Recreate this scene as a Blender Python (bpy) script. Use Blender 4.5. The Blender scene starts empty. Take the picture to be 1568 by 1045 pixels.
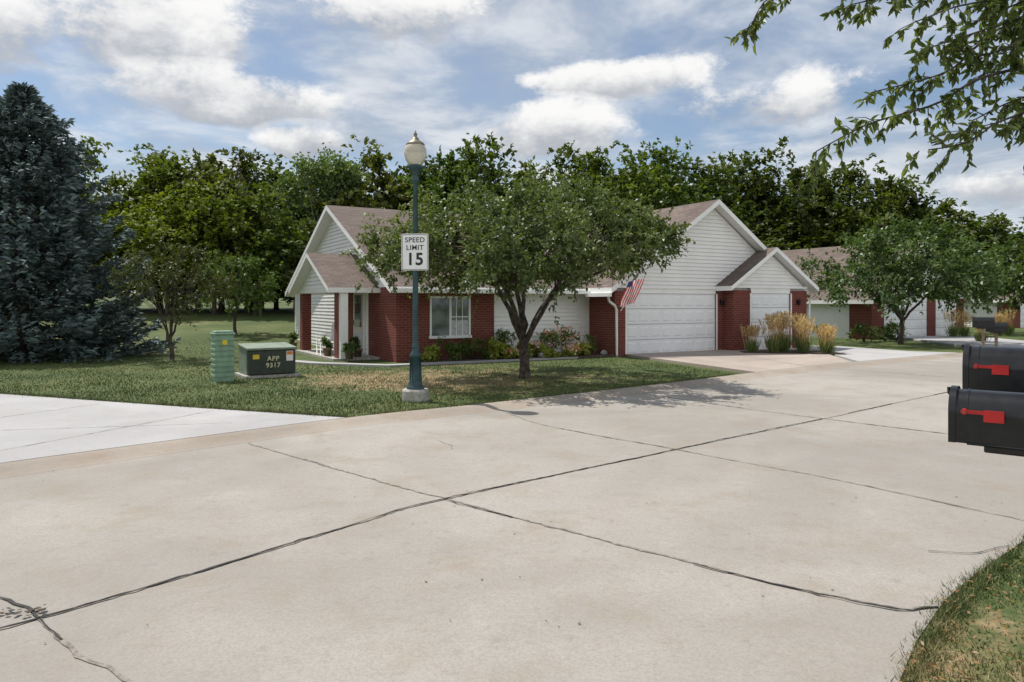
import bpy, math, random
import numpy as np
from mathutils import Vector, Matrix
rnd = random.Random(7)
scene = bpy.context.scene
COL = scene.collection

# ------------------------------------------------------------------ node helpers
def nd(nt, t, **kw):
    n = nt.nodes.new(t)
    for k, v in kw.items():
        setattr(n, k, v)
    return n
def setin(nt, sock, v):
    if isinstance(v, bpy.types.NodeSocket):
        nt.links.new(v, sock)
    elif v is not None:
        if isinstance(v, (tuple, list)) and len(v) == 3 and sock.type == 'RGBA':
            v = (*v, 1)
        sock.default_value = v
def mth(nt, op, a, b=None, c=None, clamp=False):
    n = nd(nt, 'ShaderNodeMath', operation=op, use_clamp=clamp)
    setin(nt, n.inputs[0], a)
    if b is not None: setin(nt, n.inputs[1], b)
    if c is not None: setin(nt, n.inputs[2], c)
    return n.outputs[0]
def mixc(nt, f, a, b, blend='MIX'):
    n = nd(nt, 'ShaderNodeMix', data_type='RGBA', blend_type=blend)
    setin(nt, n.inputs[0], f); setin(nt, n.inputs[6], a); setin(nt, n.inputs[7], b)
    return n.outputs[2]
def mapr(nt, v, a, b, c=0.0, d=1.0, smooth=True):
    n = nd(nt, 'ShaderNodeMapRange', interpolation_type='SMOOTHSTEP' if smooth else 'LINEAR')
    setin(nt, n.inputs[0], v)
    for i, x in zip((1, 2, 3, 4), (a, b, c, d)): n.inputs[i].default_value = x
    return n.outputs[0]
def noise(nt, vec, scale, detail=4, rough=.55, dist=0):
    n = nd(nt, 'ShaderNodeTexNoise')
    if vec is not None: nt.links.new(vec, n.inputs['Vector'])
    n.inputs['Scale'].default_value = scale; n.inputs['Detail'].default_value = detail
    n.inputs['Roughness'].default_value = rough; n.inputs['Distortion'].default_value = dist
    return n.outputs[0]
def newmat(name):
    m = bpy.data.materials.new(name); m.use_nodes = True
    nt = m.node_tree
    return m, nt, nt.nodes['Principled BSDF']
def bump(nt, b, h, strength, dist):
    n = nd(nt, 'ShaderNodeBump'); n.inputs['Strength'].default_value = strength
    n.inputs['Distance'].default_value = dist
    nt.links.new(h, n.inputs['Height']); nt.links.new(n.outputs[0], b.inputs['Normal'])
def simple(name, col, rough=.6, metal=0, var=.12, scale=6, bmp=0, spec=.5):
    m, nt, b = newmat(name)
    tc = nd(nt, 'ShaderNodeTexCoord').outputs['Object']
    n = noise(nt, tc, scale, 3, .6)
    dark = tuple(c*(1-var*1.6) for c in col); lite = tuple(min(1, c*(1+var)) for c in col)
    c = mixc(nt, mapr(nt, n, .3, .7), dark, lite)
    nt.links.new(c, b.inputs['Base Color'])
    b.inputs['Roughness'].default_value = rough; b.inputs['Metallic'].default_value = metal
    b.inputs['Specular IOR Level'].default_value = spec
    if bmp: bump(nt, b, noise(nt, tc, scale*12, 2), bmp, .01)
    return m

def concrete(name, col, stain=(.75, .66, .55), amt=.5, spots=False):
    m, nt, b = newmat(name)
    p = nd(nt, 'ShaderNodeNewGeometry').outputs['Position']
    n1 = noise(nt, p, .22, 3, .62, .6); n2 = noise(nt, p, 1.5, 6, .70, .3); n3 = noise(nt, p, 70, 2, .7)
    n4 = noise(nt, p, 9, 4, .7)
    c = mixc(nt, mapr(nt, n1, .35, .68), tuple(x*.80 for x in col), tuple(x*1.10 for x in col))
    c = mixc(nt, mapr(nt, n2, .45, .74, 0, amt), c, tuple(a*s for a, s in zip(col, stain)))
    c = mixc(nt, mapr(nt, n2, .24, .44, .38, 0), c, tuple(x*1.25 for x in col))
    c = mixc(nt, mapr(nt, n3, .30, .72, .0, .48), c, tuple(x*.58 for x in col))
    c = mixc(nt, mapr(nt, n4, .53, .74, 0, .38), c, tuple(x*.56 for x in col))
    if spots:
        v = nd(nt, 'ShaderNodeTexVoronoi'); nt.links.new(p, v.inputs['Vector']); v.inputs['Scale'].default_value = 1.15
        sp = mapr(nt, v.outputs['Distance'], .012, .04, .5, 0)
        c = mixc(nt, mth(nt, 'MULTIPLY', sp, mapr(nt, n1, .5, .56)), c, tuple(x*.4 for x in col))
    nt.links.new(c, b.inputs['Base Color'])
    b.inputs['Roughness'].default_value = .88; b.inputs['Specular IOR Level'].default_value = .25
    bump(nt, b, n3, .28, .006)
    return m

def leafmat(name, c0, c1, c2, trans=.3, rough=.5, warm=(1.5, 1.6, .6)):
    m, nt, b = newmat(name)
    a = nd(nt, 'ShaderNodeAttribute', attribute_name='tint')
    r = nd(nt, 'ShaderNodeValToRGB'); nt.links.new(a.outputs['Fac'], r.inputs[0])
    e = r.color_ramp.elements; e[0].color = (*c0, 1); e[1].color = (*c2, 1)
    x = e.new(.5); x.color = (*c1, 1)
    oi = nd(nt, 'ShaderNodeObjectInfo')
    c = mixc(nt, 1.0, r.outputs[0], oi.outputs['Color'], 'MULTIPLY')
    d = nd(nt, 'ShaderNodeBsdfDiffuse'); nt.links.new(c, d.inputs[0])
    gl = nd(nt, 'ShaderNodeBsdfGlossy'); gl.inputs['Roughness'].default_value = rough; gl.inputs[0].default_value = (.8, .85, .9, 1)
    m1 = nd(nt, 'ShaderNodeMixShader'); m1.inputs[0].default_value = .045; nt.links.new(d.outputs[0], m1.inputs[1]); nt.links.new(gl.outputs[0], m1.inputs[2])
    t = nd(nt, 'ShaderNodeBsdfTranslucent')
    tc = mixc(nt, 1.0, c, warm, 'MULTIPLY'); nt.links.new(tc, t.inputs[0])
    ms = nd(nt, 'ShaderNodeMixShader'); ms.inputs[0].default_value = trans
    nt.links.new(m1.outputs[0], ms.inputs[1]); nt.links.new(t.outputs[0], ms.inputs[2])
    nt.links.new(ms.outputs[0], nt.nodes['Material Output'].inputs[0]); nt.nodes.remove(b)
    return m

def grassmat(name, blade=False):
    m, nt, b = newmat(name)
    p = nd(nt, 'ShaderNodeNewGeometry').outputs['Position']
    n1 = noise(nt, p, .35, 3, .6); n2 = noise(nt, p, 2.6, 4, .7); n3 = noise(nt, p, 30, 2, .7)
    green = mixc(nt, mapr(nt, n1, .35, .65), (.066, .098, .028), (.115, .142, .046))
    green = mixc(nt, mapr(nt, n3, .3, .7, 0, .6), green, (.044, .062, .022))
    def patch(cen, sc_, amt):
        sub = nd(nt, 'ShaderNodeVectorMath', operation='SUBTRACT'); nt.links.new(p, sub.inputs[0]); sub.inputs[1].default_value = cen
        sc = nd(nt, 'ShaderNodeVectorMath', operation='MULTIPLY'); nt.links.new(sub.outputs[0], sc.inputs[0]); sc.inputs[1].default_value = sc_
        ln = nd(nt, 'ShaderNodeVectorMath', operation='LENGTH'); nt.links.new(sc.outputs[0], ln.inputs[0])
        return mapr(nt, ln.outputs['Value'], .2, 1.3, amt, 0)
    near = mth(nt, 'ADD', patch((-1.8, 15.6, 0), (.25, .36, 0), .19), patch((2.3, 3.5, 0), (.7, .6, 0), .11))
    dry = mapr(nt, mth(nt, 'ADD', mth(nt, 'MULTIPLY_ADD', n2, .6, mth(nt, 'MULTIPLY', n1, .4)), near), .54, .70, 0, .85)
    c = mixc(nt, dry, green, (.29, .22, .125))
    if blade:
        a = nd(nt, 'ShaderNodeAttribute', attribute_name='tint')
        c = mixc(nt, mapr(nt, a.outputs['Fac'], .0, 1, 0, .5), c, (.15, .185, .06))
        c = mixc(nt, mapr(nt, a.outputs['Fac'], .93, .96, 0, .8), c, (.36, .29, .17))
    nt.links.new(c, b.inputs['Base Color']); b.inputs['Roughness'].default_value = .8 if not blade else .55
    b.inputs['Specular IOR Level'].default_value = .2
    if not blade: bump(nt, b, n3, .6, .03)
    return m

def brickmat(name, c1, c2, mortar, w, h, ms, rough=.85, varsc=.7, bm=.5):
    m, nt, b = newmat(name)
    uv = nd(nt, 'ShaderNodeUVMap').outputs[0]
    t = nd(nt, 'ShaderNodeTexBrick'); nt.links.new(uv, t.inputs['Vector'])
    t.inputs['Color1'].default_value = (*c1, 1); t.inputs['Color2'].default_value = (*c2, 1); t.inputs['Mortar'].default_value = (*mortar, 1)
    t.inputs['Scale'].default_value = 1; t.inputs['Mortar Size'].default_value = ms; t.inputs['Mortar Smooth'].default_value = .2
    t.inputs['Brick Width'].default_value = w; t.inputs['Row Height'].default_value = h; t.inputs['Bias'].default_value = 0
    n = noise(nt, uv, varsc, 4, .65)
    c = mixc(nt, mapr(nt, n, .3, .7, 0, .5), t.outputs[0], tuple(x*.6 for x in c1))
    n5 = noise(nt, uv, 25, 2, .7)
    c = mixc(nt, mapr(nt, n5, .35, .7, 0, .35), c, tuple(min(1, x*1.6) for x in c1))
    nt.links.new(c, b.inputs['Base Color']); b.inputs['Roughness'].default_value = rough
    b.inputs['Specular IOR Level'].default_value = .2
    inv = mth(nt, 'SUBTRACT', 1.0, t.outputs['Fac']); bump(nt, b, inv, bm, .008)
    return m

M = {}
M['road'] = concrete('road_concrete', (.36, .335, .305), amt=.65, spots=True)
M['curb'] = concrete('curb_concrete', (.36, .315, .27), stain=(.74, .62, .5), amt=.7)
M['pad'] = concrete('pale_concrete', (.45, .445, .45), amt=.25)
M['drive'] = concrete('driveway_concrete', (.42, .36, .32), amt=.35)
M['grass'] = grassmat('grass_ground'); M['blade'] = grassmat('grass_blade', True)
M['crack'] = simple('joint_tar', (.026, .024, .022), .8, var=.4, scale=20)
M['crackl'] = simple('joint_pale', (.23, .205, .18), .9, var=.3, scale=20)
M['soil'] = simple('soil_mulch', (.10, .07, .05), .95, var=.5, scale=14, bmp=.8)
M['brick'] = brickmat('red_brick', (.195, .048, .034), (.115, .030, .025), (.23, .17, .15), .21, .072, .008)
M['shingle'] = brickmat('asphalt_shingle', (.130, .102, .090), (.195, .158, .140), (.06, .05, .045), .30, .14, .006, .95, .5, .6)
M['siding'] = simple('white_vinyl_siding', (.82, .81, .79), .45, var=.03, scale=1.5)
M['trim'] = simple('white_trim', (.84, .84, .83), .4, var=.03, scale=2)
M['door'] = simple('garage_door_white', (.82, .83, .84), .4, var=.03, scale=1)
M['groove'] = simple('groove_grey', (.30, .31, .33), .7)
M['soffit'] = simple('soffit_white', (.70, .70, .69), .6, var=.03)
M['dark'] = simple('dark_interior', (.03, .03, .035), .5)
M['black'] = simple('black_metal', (.012, .012, .013), .35, var=.3, scale=8)
M['mailblack'] = simple('mailbox_black_enamel', (.010, .010, .012), .28, var=.35, scale=14, bmp=.05)
M['red'] = simple('red_plastic', (.52, .016, .015), .4, var=.12, scale=20)
M['wreath'] = simple('wreath_brown', (.16, .10, .06), .8, var=.4, scale=40)
M['teal'] = simple('teal_painted_metal', (.022, .062, .072), .4, var=.25, scale=5)
M['conc2'] = simple('cast_concrete', (.40, .385, .35), .9, var=.2, scale=12, bmp=.5)
M['signwhite'] = simple('sign_white', (.82, .82, .81), .35, var=.03)
M['signblack'] = simple('sign_black', (.012, .012, .012), .5)
M['brass'] = simple('aged_cap', (.22, .19, .12), .45, metal=.3)
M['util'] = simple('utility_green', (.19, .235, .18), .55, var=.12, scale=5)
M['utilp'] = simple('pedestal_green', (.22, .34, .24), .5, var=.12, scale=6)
M['util_shade'] = simple('utility_green_shaded', (.035, .048, .036), .5, var=.15, scale=5)  # cabinet green with shade painted in, for the side away from the sun
M['decal'] = simple('decal_cream', (.65, .62, .42), .5)
M['orange'] = simple('warning_orange', (.7, .22, .03), .5)
M['yellow'] = simple('warning_yellow', (.7, .52, .04), .5)
M['bark'] = simple('bark', (.085, .066, .052), .9, var=.5, scale=9, bmp=.9)
M['barkgrey'] = simple('bark_grey', (.22, .19, .165), .9, var=.3, scale=6)
M['doorcream'] = simple('entry_door_cream', (.55, .52, .45), .5, var=.05)
M['curtain'] = simple('curtain_white', (.5, .52, .53), .7, var=.15, scale=10)
M['stone'] = simple('stone', (.38, .36, .33), .9, var=.3, scale=7, bmp=.6)
M['wood'] = simple('weathered_wood', (.23, .17, .12), .8, var=.3, scale=9)
m, nt, b = newmat('window_glass'); b.inputs['Roughness'].default_value = .04
b.inputs['Specular IOR Level'].default_value = .9
n = noise(nt, nd(nt, 'ShaderNodeTexCoord').outputs['Object'], 2.2, 2); nt.links.new(mixc(nt, mapr(nt, n, .35, .65), (.05, .06, .07), (.17, .20, .22)), b.inputs['Base Color'])
M['glass'] = m
m, nt, b = newmat('frosted_globe'); b.inputs['Base Color'].default_value = (.80, .74, .60, 1); b.inputs['Roughness'].default_value = .18
b.inputs['Transmission Weight'].default_value = .45
M['globe'] = m
M['lf_crab'] = leafmat('leaves_crab', (.060, .088, .030), (.110, .145, .048), (.205, .235, .09), .27, .42)
M['lf_wood'] = leafmat('leaves_woodland', (.040, .063, .016), (.078, .110, .026), (.135, .172, .042), .30)
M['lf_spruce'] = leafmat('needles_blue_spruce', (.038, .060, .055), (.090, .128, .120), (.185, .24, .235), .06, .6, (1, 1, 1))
M['lf_near'] = leafmat('leaves_overhang', (.070, .095, .030), (.115, .150, .045), (.19, .225, .08), .38, .4)
M['lf_yellow'] = leafmat('leaves_hosta', (.16, .20, .04), (.28, .31, .07), (.48, .45, .15), .3)
M['lf_shrub'] = leafmat('leaves_shrub', (.05, .085, .022), (.10, .15, .04), (.17, .22, .06), .25)
M['lf_plume'] = leafmat('grass_plume', (.40, .26, .14), (.58, .41, .25), (.72, .58, .42), .35)
M['lf_pink'] = leafmat('flower_pink', (.60, .14, .10), (.72, .38, .24), (.85, .78, .62), .3)

# ------------------------------------------------------------------ mesh builder
def top(name, loc=(0, 0, 0), rotz=0.0):
    e = bpy.data.objects.new(name, None); e.empty_display_size = .2
    e.location = loc; e.rotation_euler = (0, 0, rotz); COL.objects.link(e); return e
class MB:
    def __init__(s): s.v = []; s.f = []; s.mi = []; s.sm = []; s.mats = []
    def k(s, m):
        m = M[m] if isinstance(m, str) else m
        if m not in s.mats: s.mats.append(m)
        return s.mats.index(m)
    def face(s, pts, m, smooth=False):
        i = len(s.v); s.v += [tuple(p) for p in pts]; s.f.append(tuple(range(i, i+len(pts)))); s.mi.append(s.k(m)); s.sm.append(smooth)
    def box(s, x0, x1, y0, y1, z0, z1, m, T=None):
        P = [(x0, y0, z0), (x1, y0, z0), (x1, y1, z0), (x0, y1, z0), (x0, y0, z1), (x1, y0, z1), (x1, y1, z1), (x0, y1, z1)]
        if T is not None: P = [tuple(T @ Vector(p)) for p in P]
        for q in ((0, 3, 2, 1), (4, 5, 6, 7), (0, 1, 5, 4), (1, 2, 6, 5), (2, 3, 7, 6), (3, 0, 4, 7)):
            s.face([P[i] for i in q], m)
    def tube(s, pts, rad, m, n=8, cap=True):
        pts = [Vector(p) for p in pts]; base = len(s.v); k = s.k(m); L = len(pts)
        for i, p in enumerate(pts):
            d = (pts[min(i+1, L-1)]-pts[max(i-1, 0)]).normalized()
            a = d.cross(Vector((0, 0, 1)) if abs(d.z) < .9 else Vector((1, 0, 0))).normalized(); b_ = d.cross(a)
            for j in range(n):
                t = 2*math.pi*j/n; s.v.append(tuple(p+(a*math.cos(t)+b_*math.sin(t))*rad[i]))
        for i in range(L-1):
            for j in range(n):
                s.f.append((base+i*n+j, base+i*n+(j+1) % n, base+(i+1)*n+(j+1) % n, base+(i+1)*n+j)); s.mi.append(k); s.sm.append(True)
        if cap:
            s.f.append(tuple(base+j for j in range(n))); s.mi.append(k); s.sm.append(False)
            s.f.append(tuple(base+(L-1)*n+j for j in range(n))[::-1]); s.mi.append(k); s.sm.append(False)
    def lathe(s, prof, m, n=28, c=(0, 0, 0), smooth=True):
        base = len(s.v); k = s.k(m)
        for r, z in prof:
            for j in range(n):
                t = 2*math.pi*j/n; s.v.append((c[0]+r*math.cos(t), c[1]+r*math.sin(t), c[2]+z))
        for i in range(len(prof)-1):
            for j in range(n):
                s.f.append((base+i*n+j, base+i*n+(j+1) % n, base+(i+1)*n+(j+1) % n, base+(i+1)*n+j)); s.mi.append(k); s.sm.append(smooth)
    def slab(s, top4, th, mtop, mside, mbot):
        T = [Vector(p) for p in top4]; B = [p-Vector((0, 0, th)) for p in T]
        s.face(T, mtop); s.face(B[::-1], mbot)
        for i in range(len(T)):
            j = (i+1) % len(T); s.face([B[i], B[j], T[j], T[i]], mside)
    def build(s, name, parent=None, bevel=0):
        me = bpy.data.meshes.new(name); me.from_pydata(s.v, [], s.f)
        for m in s.mats: me.materials.append(m)
        me.polygons.foreach_set('material_index', s.mi); me.polygons.foreach_set('use_smooth', s.sm)
        uv = me.uv_layers.new(name='UVMap').data; Z = Vector((0, 0, 1))
        for p in me.polygons:
            nrm = p.normal
            t = Z.cross(nrm)
            t = t.normalized() if t.length > .05 else Vector((1, 0, 0))
            bt = nrm.cross(t)
            for li in p.loop_indices:
                co = me.vertices[me.loops[li].vertex_index].co
                uv[li].uv = (co.dot(t), co.dot(bt))
        o = bpy.data.objects.new(name, me); COL.objects.link(o)
        if parent: o.parent = parent
        if bevel:
            import bmesh
            bm = bmesh.new(); bm.from_mesh(me); bmesh.ops.remove_doubles(bm, verts=bm.verts, dist=.0004); bm.to_mesh(me); bm.free()
            md = o.modifiers.new('Bevel', 'BEVEL'); md.width = bevel; md.segments = 2; md.limit_method = 'ANGLE'
        return o

def npmesh(name, V, k, tint, mat, parent=None, color=(1, 1, 1, 1)):
    V = V.reshape(-1, 3).astype(np.float32); n = len(V); nf = n//k
    me = bpy.data.meshes.new(name); me.vertices.add(n); me.vertices.foreach_set('co', V.ravel())
    me.loops.add(n); me.loops.foreach_set('vertex_index', np.arange(n, dtype=np.int32))
    me.polygons.add(nf); me.polygons.foreach_set('loop_start', np.arange(0, n, k, dtype=np.int32))
    me.update(calc_edges=True)
    a = me.attributes.new('tint', 'FLOAT', 'POINT'); a.data.foreach_set('value', np.repeat(tint.astype(np.float32), k))
    me.materials.append(mat)
    o = bpy.data.objects.new(name, me); COL.objects.link(o); o.color = color
    if parent: o.parent = parent
    return o
def nrmz(a): return a/np.maximum(np.linalg.norm(a, axis=-1, keepdims=True), 1e-6)
def leafquads(P, D, Nn, L, W):
    S = nrmz(np.cross(D, Nn)); L = L[:, None]; W = W[:, None]
    up = nrmz(np.cross(S, D))
    mid = P+D*L*.45
    return np.stack([P, mid+S*W*.5+up*W*.18, P+D*L-up*L*.12, mid-S*W*.5+up*W*.18], 1)
def twigs(C, R, ntw, nl, L, W, rg, center, droop=.3, outw=.6, upw=.25, flat=1.0):
    nc = len(C); C = np.asarray(C, float); R = np.asarray(R, float)
    base = C[:, None, :]+rg.normal(0, .28, (nc, ntw, 3))*R[:, None, None]
    out = nrmz(C-np.asarray(center))[:, None, :]
    d = nrmz(nrmz(rg.normal(0, 1, (nc, ntw, 3)))+out*outw+np.array([0, 0, upw]))
    d[..., 2] *= flat
    ln = R[:, None]*rg.uniform(.5, 1.25, (nc, ntw))
    t = rg.uniform(.1, 1, (nc, ntw, nl))
    P = base[:, :, None, :]+d[:, :, None, :]*(ln[..., None]*t)[..., None]
    P[..., 2] -= droop*t*t*ln[..., None]
    P += rg.normal(0, .035, P.shape)*(R.mean())
    D = nrmz(d[:, :, None, :]*.7+rg.normal(0, .55, P.shape)+np.array([0, 0, -droop*.9]))
    Nn = nrmz(rg.normal(0, .5, P.shape)+np.array([0, 0, .8])+out[:, :, None, :]*.35)
    tint = np.clip(rg.uniform(0, 1, (nc, 1, 1))*.35+rg.uniform(0, 1, (nc, ntw, 1))*.2+rg.uniform(0, 1, (nc, ntw, nl))*.45, 0, 1)
    P = P.reshape(-1, 3); D = D.reshape(-1, 3); Nn = Nn.reshape(-1, 3); n = len(P)
    return leafquads(P, D, Nn, L*rg.uniform(.6, 1.2, n), W*rg.uniform(.7, 1.2, n)), tint.reshape(-1)
def bez(a, c, b_, n=7, jit=0, rg=None):
    a, c, b_ = np.array(a, float), np.array(c, float), np.array(b_, float)
    t = np.linspace(0, 1, n)[:, None]; p = (1-t)**2*a+2*t*(1-t)*c+t*t*b_
    if jit: p[1:-1] += rg.normal(0, jit, (n-2, 3))
    return p

def make_tree(name, loc, H, R, zb, nclump, cr, ntw, nl, L, W, trunk_r, fork, mat, seed, color=(1, 1, 1, 1), nlimb=5,
              edge=.35, lean=(0, 0), Ry=None, dome=.5, bark='bark', parent=None, droop=.3, spread=.45, ub=.6, lift=0.0):
    rg = np.random.default_rng(seed)
    e = parent or top(name, loc); Ry = Ry or R
    C = []
    lob = rg.uniform(0, 6.28, 3)
    while len(C) < nclump:
        a = rg.uniform(0, 6.283); q = math.sqrt(rg.uniform(0, 1))
        wob = 1+.10*math.sin(2*a+lob[0])+.08*math.sin(3*a+lob[1])+.06*math.sin(5*a+lob[2])
        x, y = q*R*wob*math.cos(a), q*Ry*wob*math.sin(a)
        zt = zb+(H-zb)*(edge+(1-edge)*max(0, 1-q*q)**dome)*rg.uniform(.9, 1.06)
        zl = zb+(H-zb)*.10*rg.uniform(0, 1)+(H-zb)*.12*q+lift*(H-zb)*max(0, x/R)**2
        u = rg.uniform(0, 1)**ub
        z = zl+(max(zt, zl+.05)-zl)*u
        C.append((x+lean[0]*u, y+lean[1]*u, z-cr*.25))
    C = np.array(C); cen = np.array([0, 0, zb+(H-zb)*.3])
    Rr = cr*rg.uniform(.6, 1.3, nclump)
    V, t = twigs(C, Rr, ntw, nl, L, W, rg, cen, droop)
    fo = npmesh('foliage', V, 4, t, mat, e, color)
    mb = MB()
    fk = np.array([rg.normal(0, .04), rg.normal(0, .04), fork])
    mb.tube(bez((0, 0, -.05), (rg.normal(0, .05), 0, fork*.5), fk, 6), [trunk_r*1.5, trunk_r*1.08, trunk_r, trunk_r*.97, trunk_r*.95, trunk_r*.9], bark, 10)
    hubs = []; a0 = rg.uniform(0, 6.28)
    for i in range(nlimb):
        a = a0+i*6.283/nlimb+rg.normal(0, .2); q = spread*rg.uniform(.8, 1.2) if i else .12
        h = np.array([q*R*math.cos(a), q*Ry*math.sin(a), zb+(H-zb)*rg.uniform(.25, .5)])
        c = fk*.5+h*.5+np.array([-(h[0])*.18, -(h[1])*.18, -.02*H])
        p = bez(fk+np.array([0, 0, -.05]), c, h, 9, .012*H*.4, rg); hubs.append(p)
        mb.tube(p, np.linspace(trunk_r*.62, trunk_r*.22, 9), bark, 7, False)
    for c in C:
        best = min(range(nlimb), key=lambda i: np.linalg.norm(hubs[i][-1]-c))
        s = hubs[best][int(rg.integers(5, 9))]
        p = bez(s, s*.5+c*.5+np.array([0, 0, .05*H*rg.uniform(-.3, 1)]), c, 5, .01*H*.4, rg)
        mb.tube(p, np.linspace(trunk_r*.18, trunk_r*.05, 5), bark, 4, False)
    tr = mb.build('trunk_and_limbs', e)
    return e, fo, tr

# ------------------------------------------------------------------ layout curves (metres)
def catmull(P, step=.35):
    P = [np.array(p, float) for p in P]; out = []
    P = [2*P[0]-P[1]]+P+[2*P[-1]-P[-2]]
    for i in range(1, len(P)-2):
        n = max(2, int(np.linalg.norm(P[i+1]-P[i])/step))
        for j in range(n):
            t = j/n
            out.append(.5*((2*P[i])+(-P[i-1]+P[i+1])*t+(2*P[i-1]-5*P[i]+4*P[i+1]-P[i+2])*t*t+(-P[i-1]+3*P[i]-3*P[i+1]+P[i+2])*t**3))
    out.append(P[-2]); return np.array(out)
def offset(C, d):
    T = np.gradient(C, axis=0); T /= np.linalg.norm(T, axis=1, keepdims=True)
    return C+np.stack([-T[:, 1], T[:, 0]], 1)*d
C = catmull([(-13, -2.5), (-9.2, 1.5), (-6.6, 4.5), (-4.85, 6.65), (-4.01, 7.56), (-3.10, 8.5), (-2.28, 9.35), (-1.4, 10.1), (-.43, 10.8), (.74, 11.75), (2.68, 13.35), (4.35, 14.8), (5.94, 16.2), (8.78, 18.5), (14.36, 22.5), (22, 27.4), (36, 35), (62, 47)])
E = catmull([(-.5, -8), (.4, -3), (.95, 1), (1.3, 2.3), (1.69, 3.13), (2.22, 3.78), (2.6, 4.17), (3.54, 4.97), (6.5, 7.4), (10.5, 10.4), (16, 14), (24, 18.5), (40, 27), (64, 38)])
def inpoly(x, y, P):
    x = np.asarray(x); y = np.asarray(y); r = np.zeros(x.shape, bool); n = len(P); j = n-1
    for i in range(n):
        xi, yi = P[i]; xj, yj = P[j]
        c = ((yi > y) != (yj > y)) & (x < (xj-xi)*(y-yi)/((yj-yi) or 1e-9)+xi); r ^= c; j = i
    return r
def sst(a, b_, x): t = np.clip((x-a)/(b_-a), 0, 1); return t*t*(3-2*t)
def gh(x, y): return 1.2*sst(24, 48, y)*sst(-3, -12, x)+2.5*sst(55, 140, y)

def axis(lo, hi, f0, f1, step):
    a = list(np.arange(f0, f1+.01, step)); s = step; x = f0; L = []
    while x > lo: s *= 1.25; x -= s; L.append(x)
    s = step; x = f1; Rr = []
    while x < hi: s *= 1.25; x += s; Rr.append(x)
    return np.array(L[::-1]+a+Rr)
gx = axis(-900, 900, -45, 60, 1.5); gy = axis(-300, 1500, -10, 75, 1.5)
X, Y = np.meshgrid(gx, gy); Zg = gh(X, Y)
me = bpy.data.meshes.new('ground'); nx, ny = len(gx), len(gy)
me.from_pydata(np.stack([X, Y, Zg], -1).reshape(-1, 3).tolist(), [], [(j*nx+i, j*nx+i+1, (j+1)*nx+i+1, (j+1)*nx+i) for j in range(ny-1) for i in range(nx-1)])
me.materials.append(M['grass']); o = bpy.data.objects.new('ground', me); COL.objects.link(o)
for p in me.polygons: p.use_smooth = True

# road
mb = MB(); mb.face([(p[0], p[1], .008) for p in E]+[(p[0], p[1], .008) for p in C[::-1]], 'road'); mb.build('road')
mb = MB(); prof = [(0, .009), (.10, .014), (.20, .032), (.30, .055), (.36, .064), (.47, .066), (.475, -.02)]
rows = [np.concatenate([offset(C, d), np.full((len(C), 1), z)], 1) for d, z in prof]
for a, b_ in zip(rows[:-1], rows[1:]):
    for i in range(len(C)-1): mb.face([a[i], a[i+1], b_[i+1], b_[i]], 'curb', True)
mb.build('road_kerb')
CB = offset(C, .475)
def sl(a, b_): return [tuple(p) for p in CB if a <= p[0] <= b_]
def flatslab(name, pts, z, m):
    mb = MB(); mb.slab([(x, y, z) for x, y in pts], z+.02, m, m, m); return mb.build(name)
padpoly = sl(-9.5, -2.45)+[(-2.3, 9.95), (-4.7, 10.85), (-8.8, 12.5), (-16, 15.3), (-24, 18.3), (-24, 10.8)]
flatslab('driveway', padpoly, .070, 'pad')
drive1 = sl(5.35, 9.3)+[(10.3, 24.3), (10.4, 26.5), (3.52, 22.45)]
flatslab('driveway', drive1, .0695, 'drive')
drive2 = sl(9.45, 14.4)+[(13.2, 23.9), (11.9, 27.0), (10.55, 26.6), (10.42, 24.3)]
flatslab('driveway', drive2, .0705, 'pad')
drive3 = sl(16.2, 21.5)+[(22.6, 36), (18.3, 34)]
flatslab('driveway', drive3, .070, 'pad')
flatslab('footpath', [(-6.3, 20.45), (-5.2, 19.65), (-3.3, 18.9), (3.6, 22.85), (3.3, 22.35), (-3.2, 18.6), (-5.4, 19.3), (-6.7, 20.3)][::-1], .05, 'pad')

def ribbon(mb, pts, w, jit, z, m, seed, fade=0):
    rg = np.random.default_rng(seed); P = catmull(pts, .06); T = np.gradient(P, axis=0); T /= np.linalg.norm(T, axis=1, keepdims=True)
    Nn = np.stack([-T[:, 1], T[:, 0]], 1); r = np.cumsum(rg.normal(0, 1, len(P)))*.3; r -= np.linspace(r[0], r[-1], len(P)); r = r/(np.abs(r).max()+1e-6)
    P = P+Nn*(r[:, None]*jit+rg.normal(0, w*.12, (len(P), 1)))
    W = w*(.45+.9*rg.uniform(0, 1, len(P))**1.5)
    for i in range(len(P)-1):
        if fade and math.sin(i*.11+seed)+.6*math.sin(i*.041+2*seed) < fade-1: continue
        a, b_ = P[i]-Nn[i]*W[i]/2, P[i]+Nn[i]*W[i]/2; c, d = P[i+1]+Nn[i+1]*W[i+1]/2, P[i+1]-Nn[i+1]*W[i+1]/2
        mb.face([(a[0], a[1], z), (d[0], d[1], z), (c[0], c[1], z), (b_[0], b_[1], z)], m)
mb = MB()
A_ = [(-5.5, .9), (-3.6, 2.75), (-2.46, 3.74), (-1.16, 5.34), (-.57, 6.01), (1.84, 8.07), (4.41, 10.2), (8.26, 13.44), (14, 17.7), (22, 22.6), (36, 30)]
B_ = [(-3.1, 8.44), (-2.4, 7.75), (-.57, 6.01), (.425, 5.14), (.925, 4.71), (1.95, 3.92), (2.3, 3.87)]
C_ = [(-.15, 11.0), (.5, 9.6), (1.84, 8.07), (3.06, 6.65), (3.95, 5.3)]
D_ = [(2.4, 13.1), (3.4, 11.5), (4.41, 10.2), (5.41, 9.07), (6.8, 7.7)]
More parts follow.
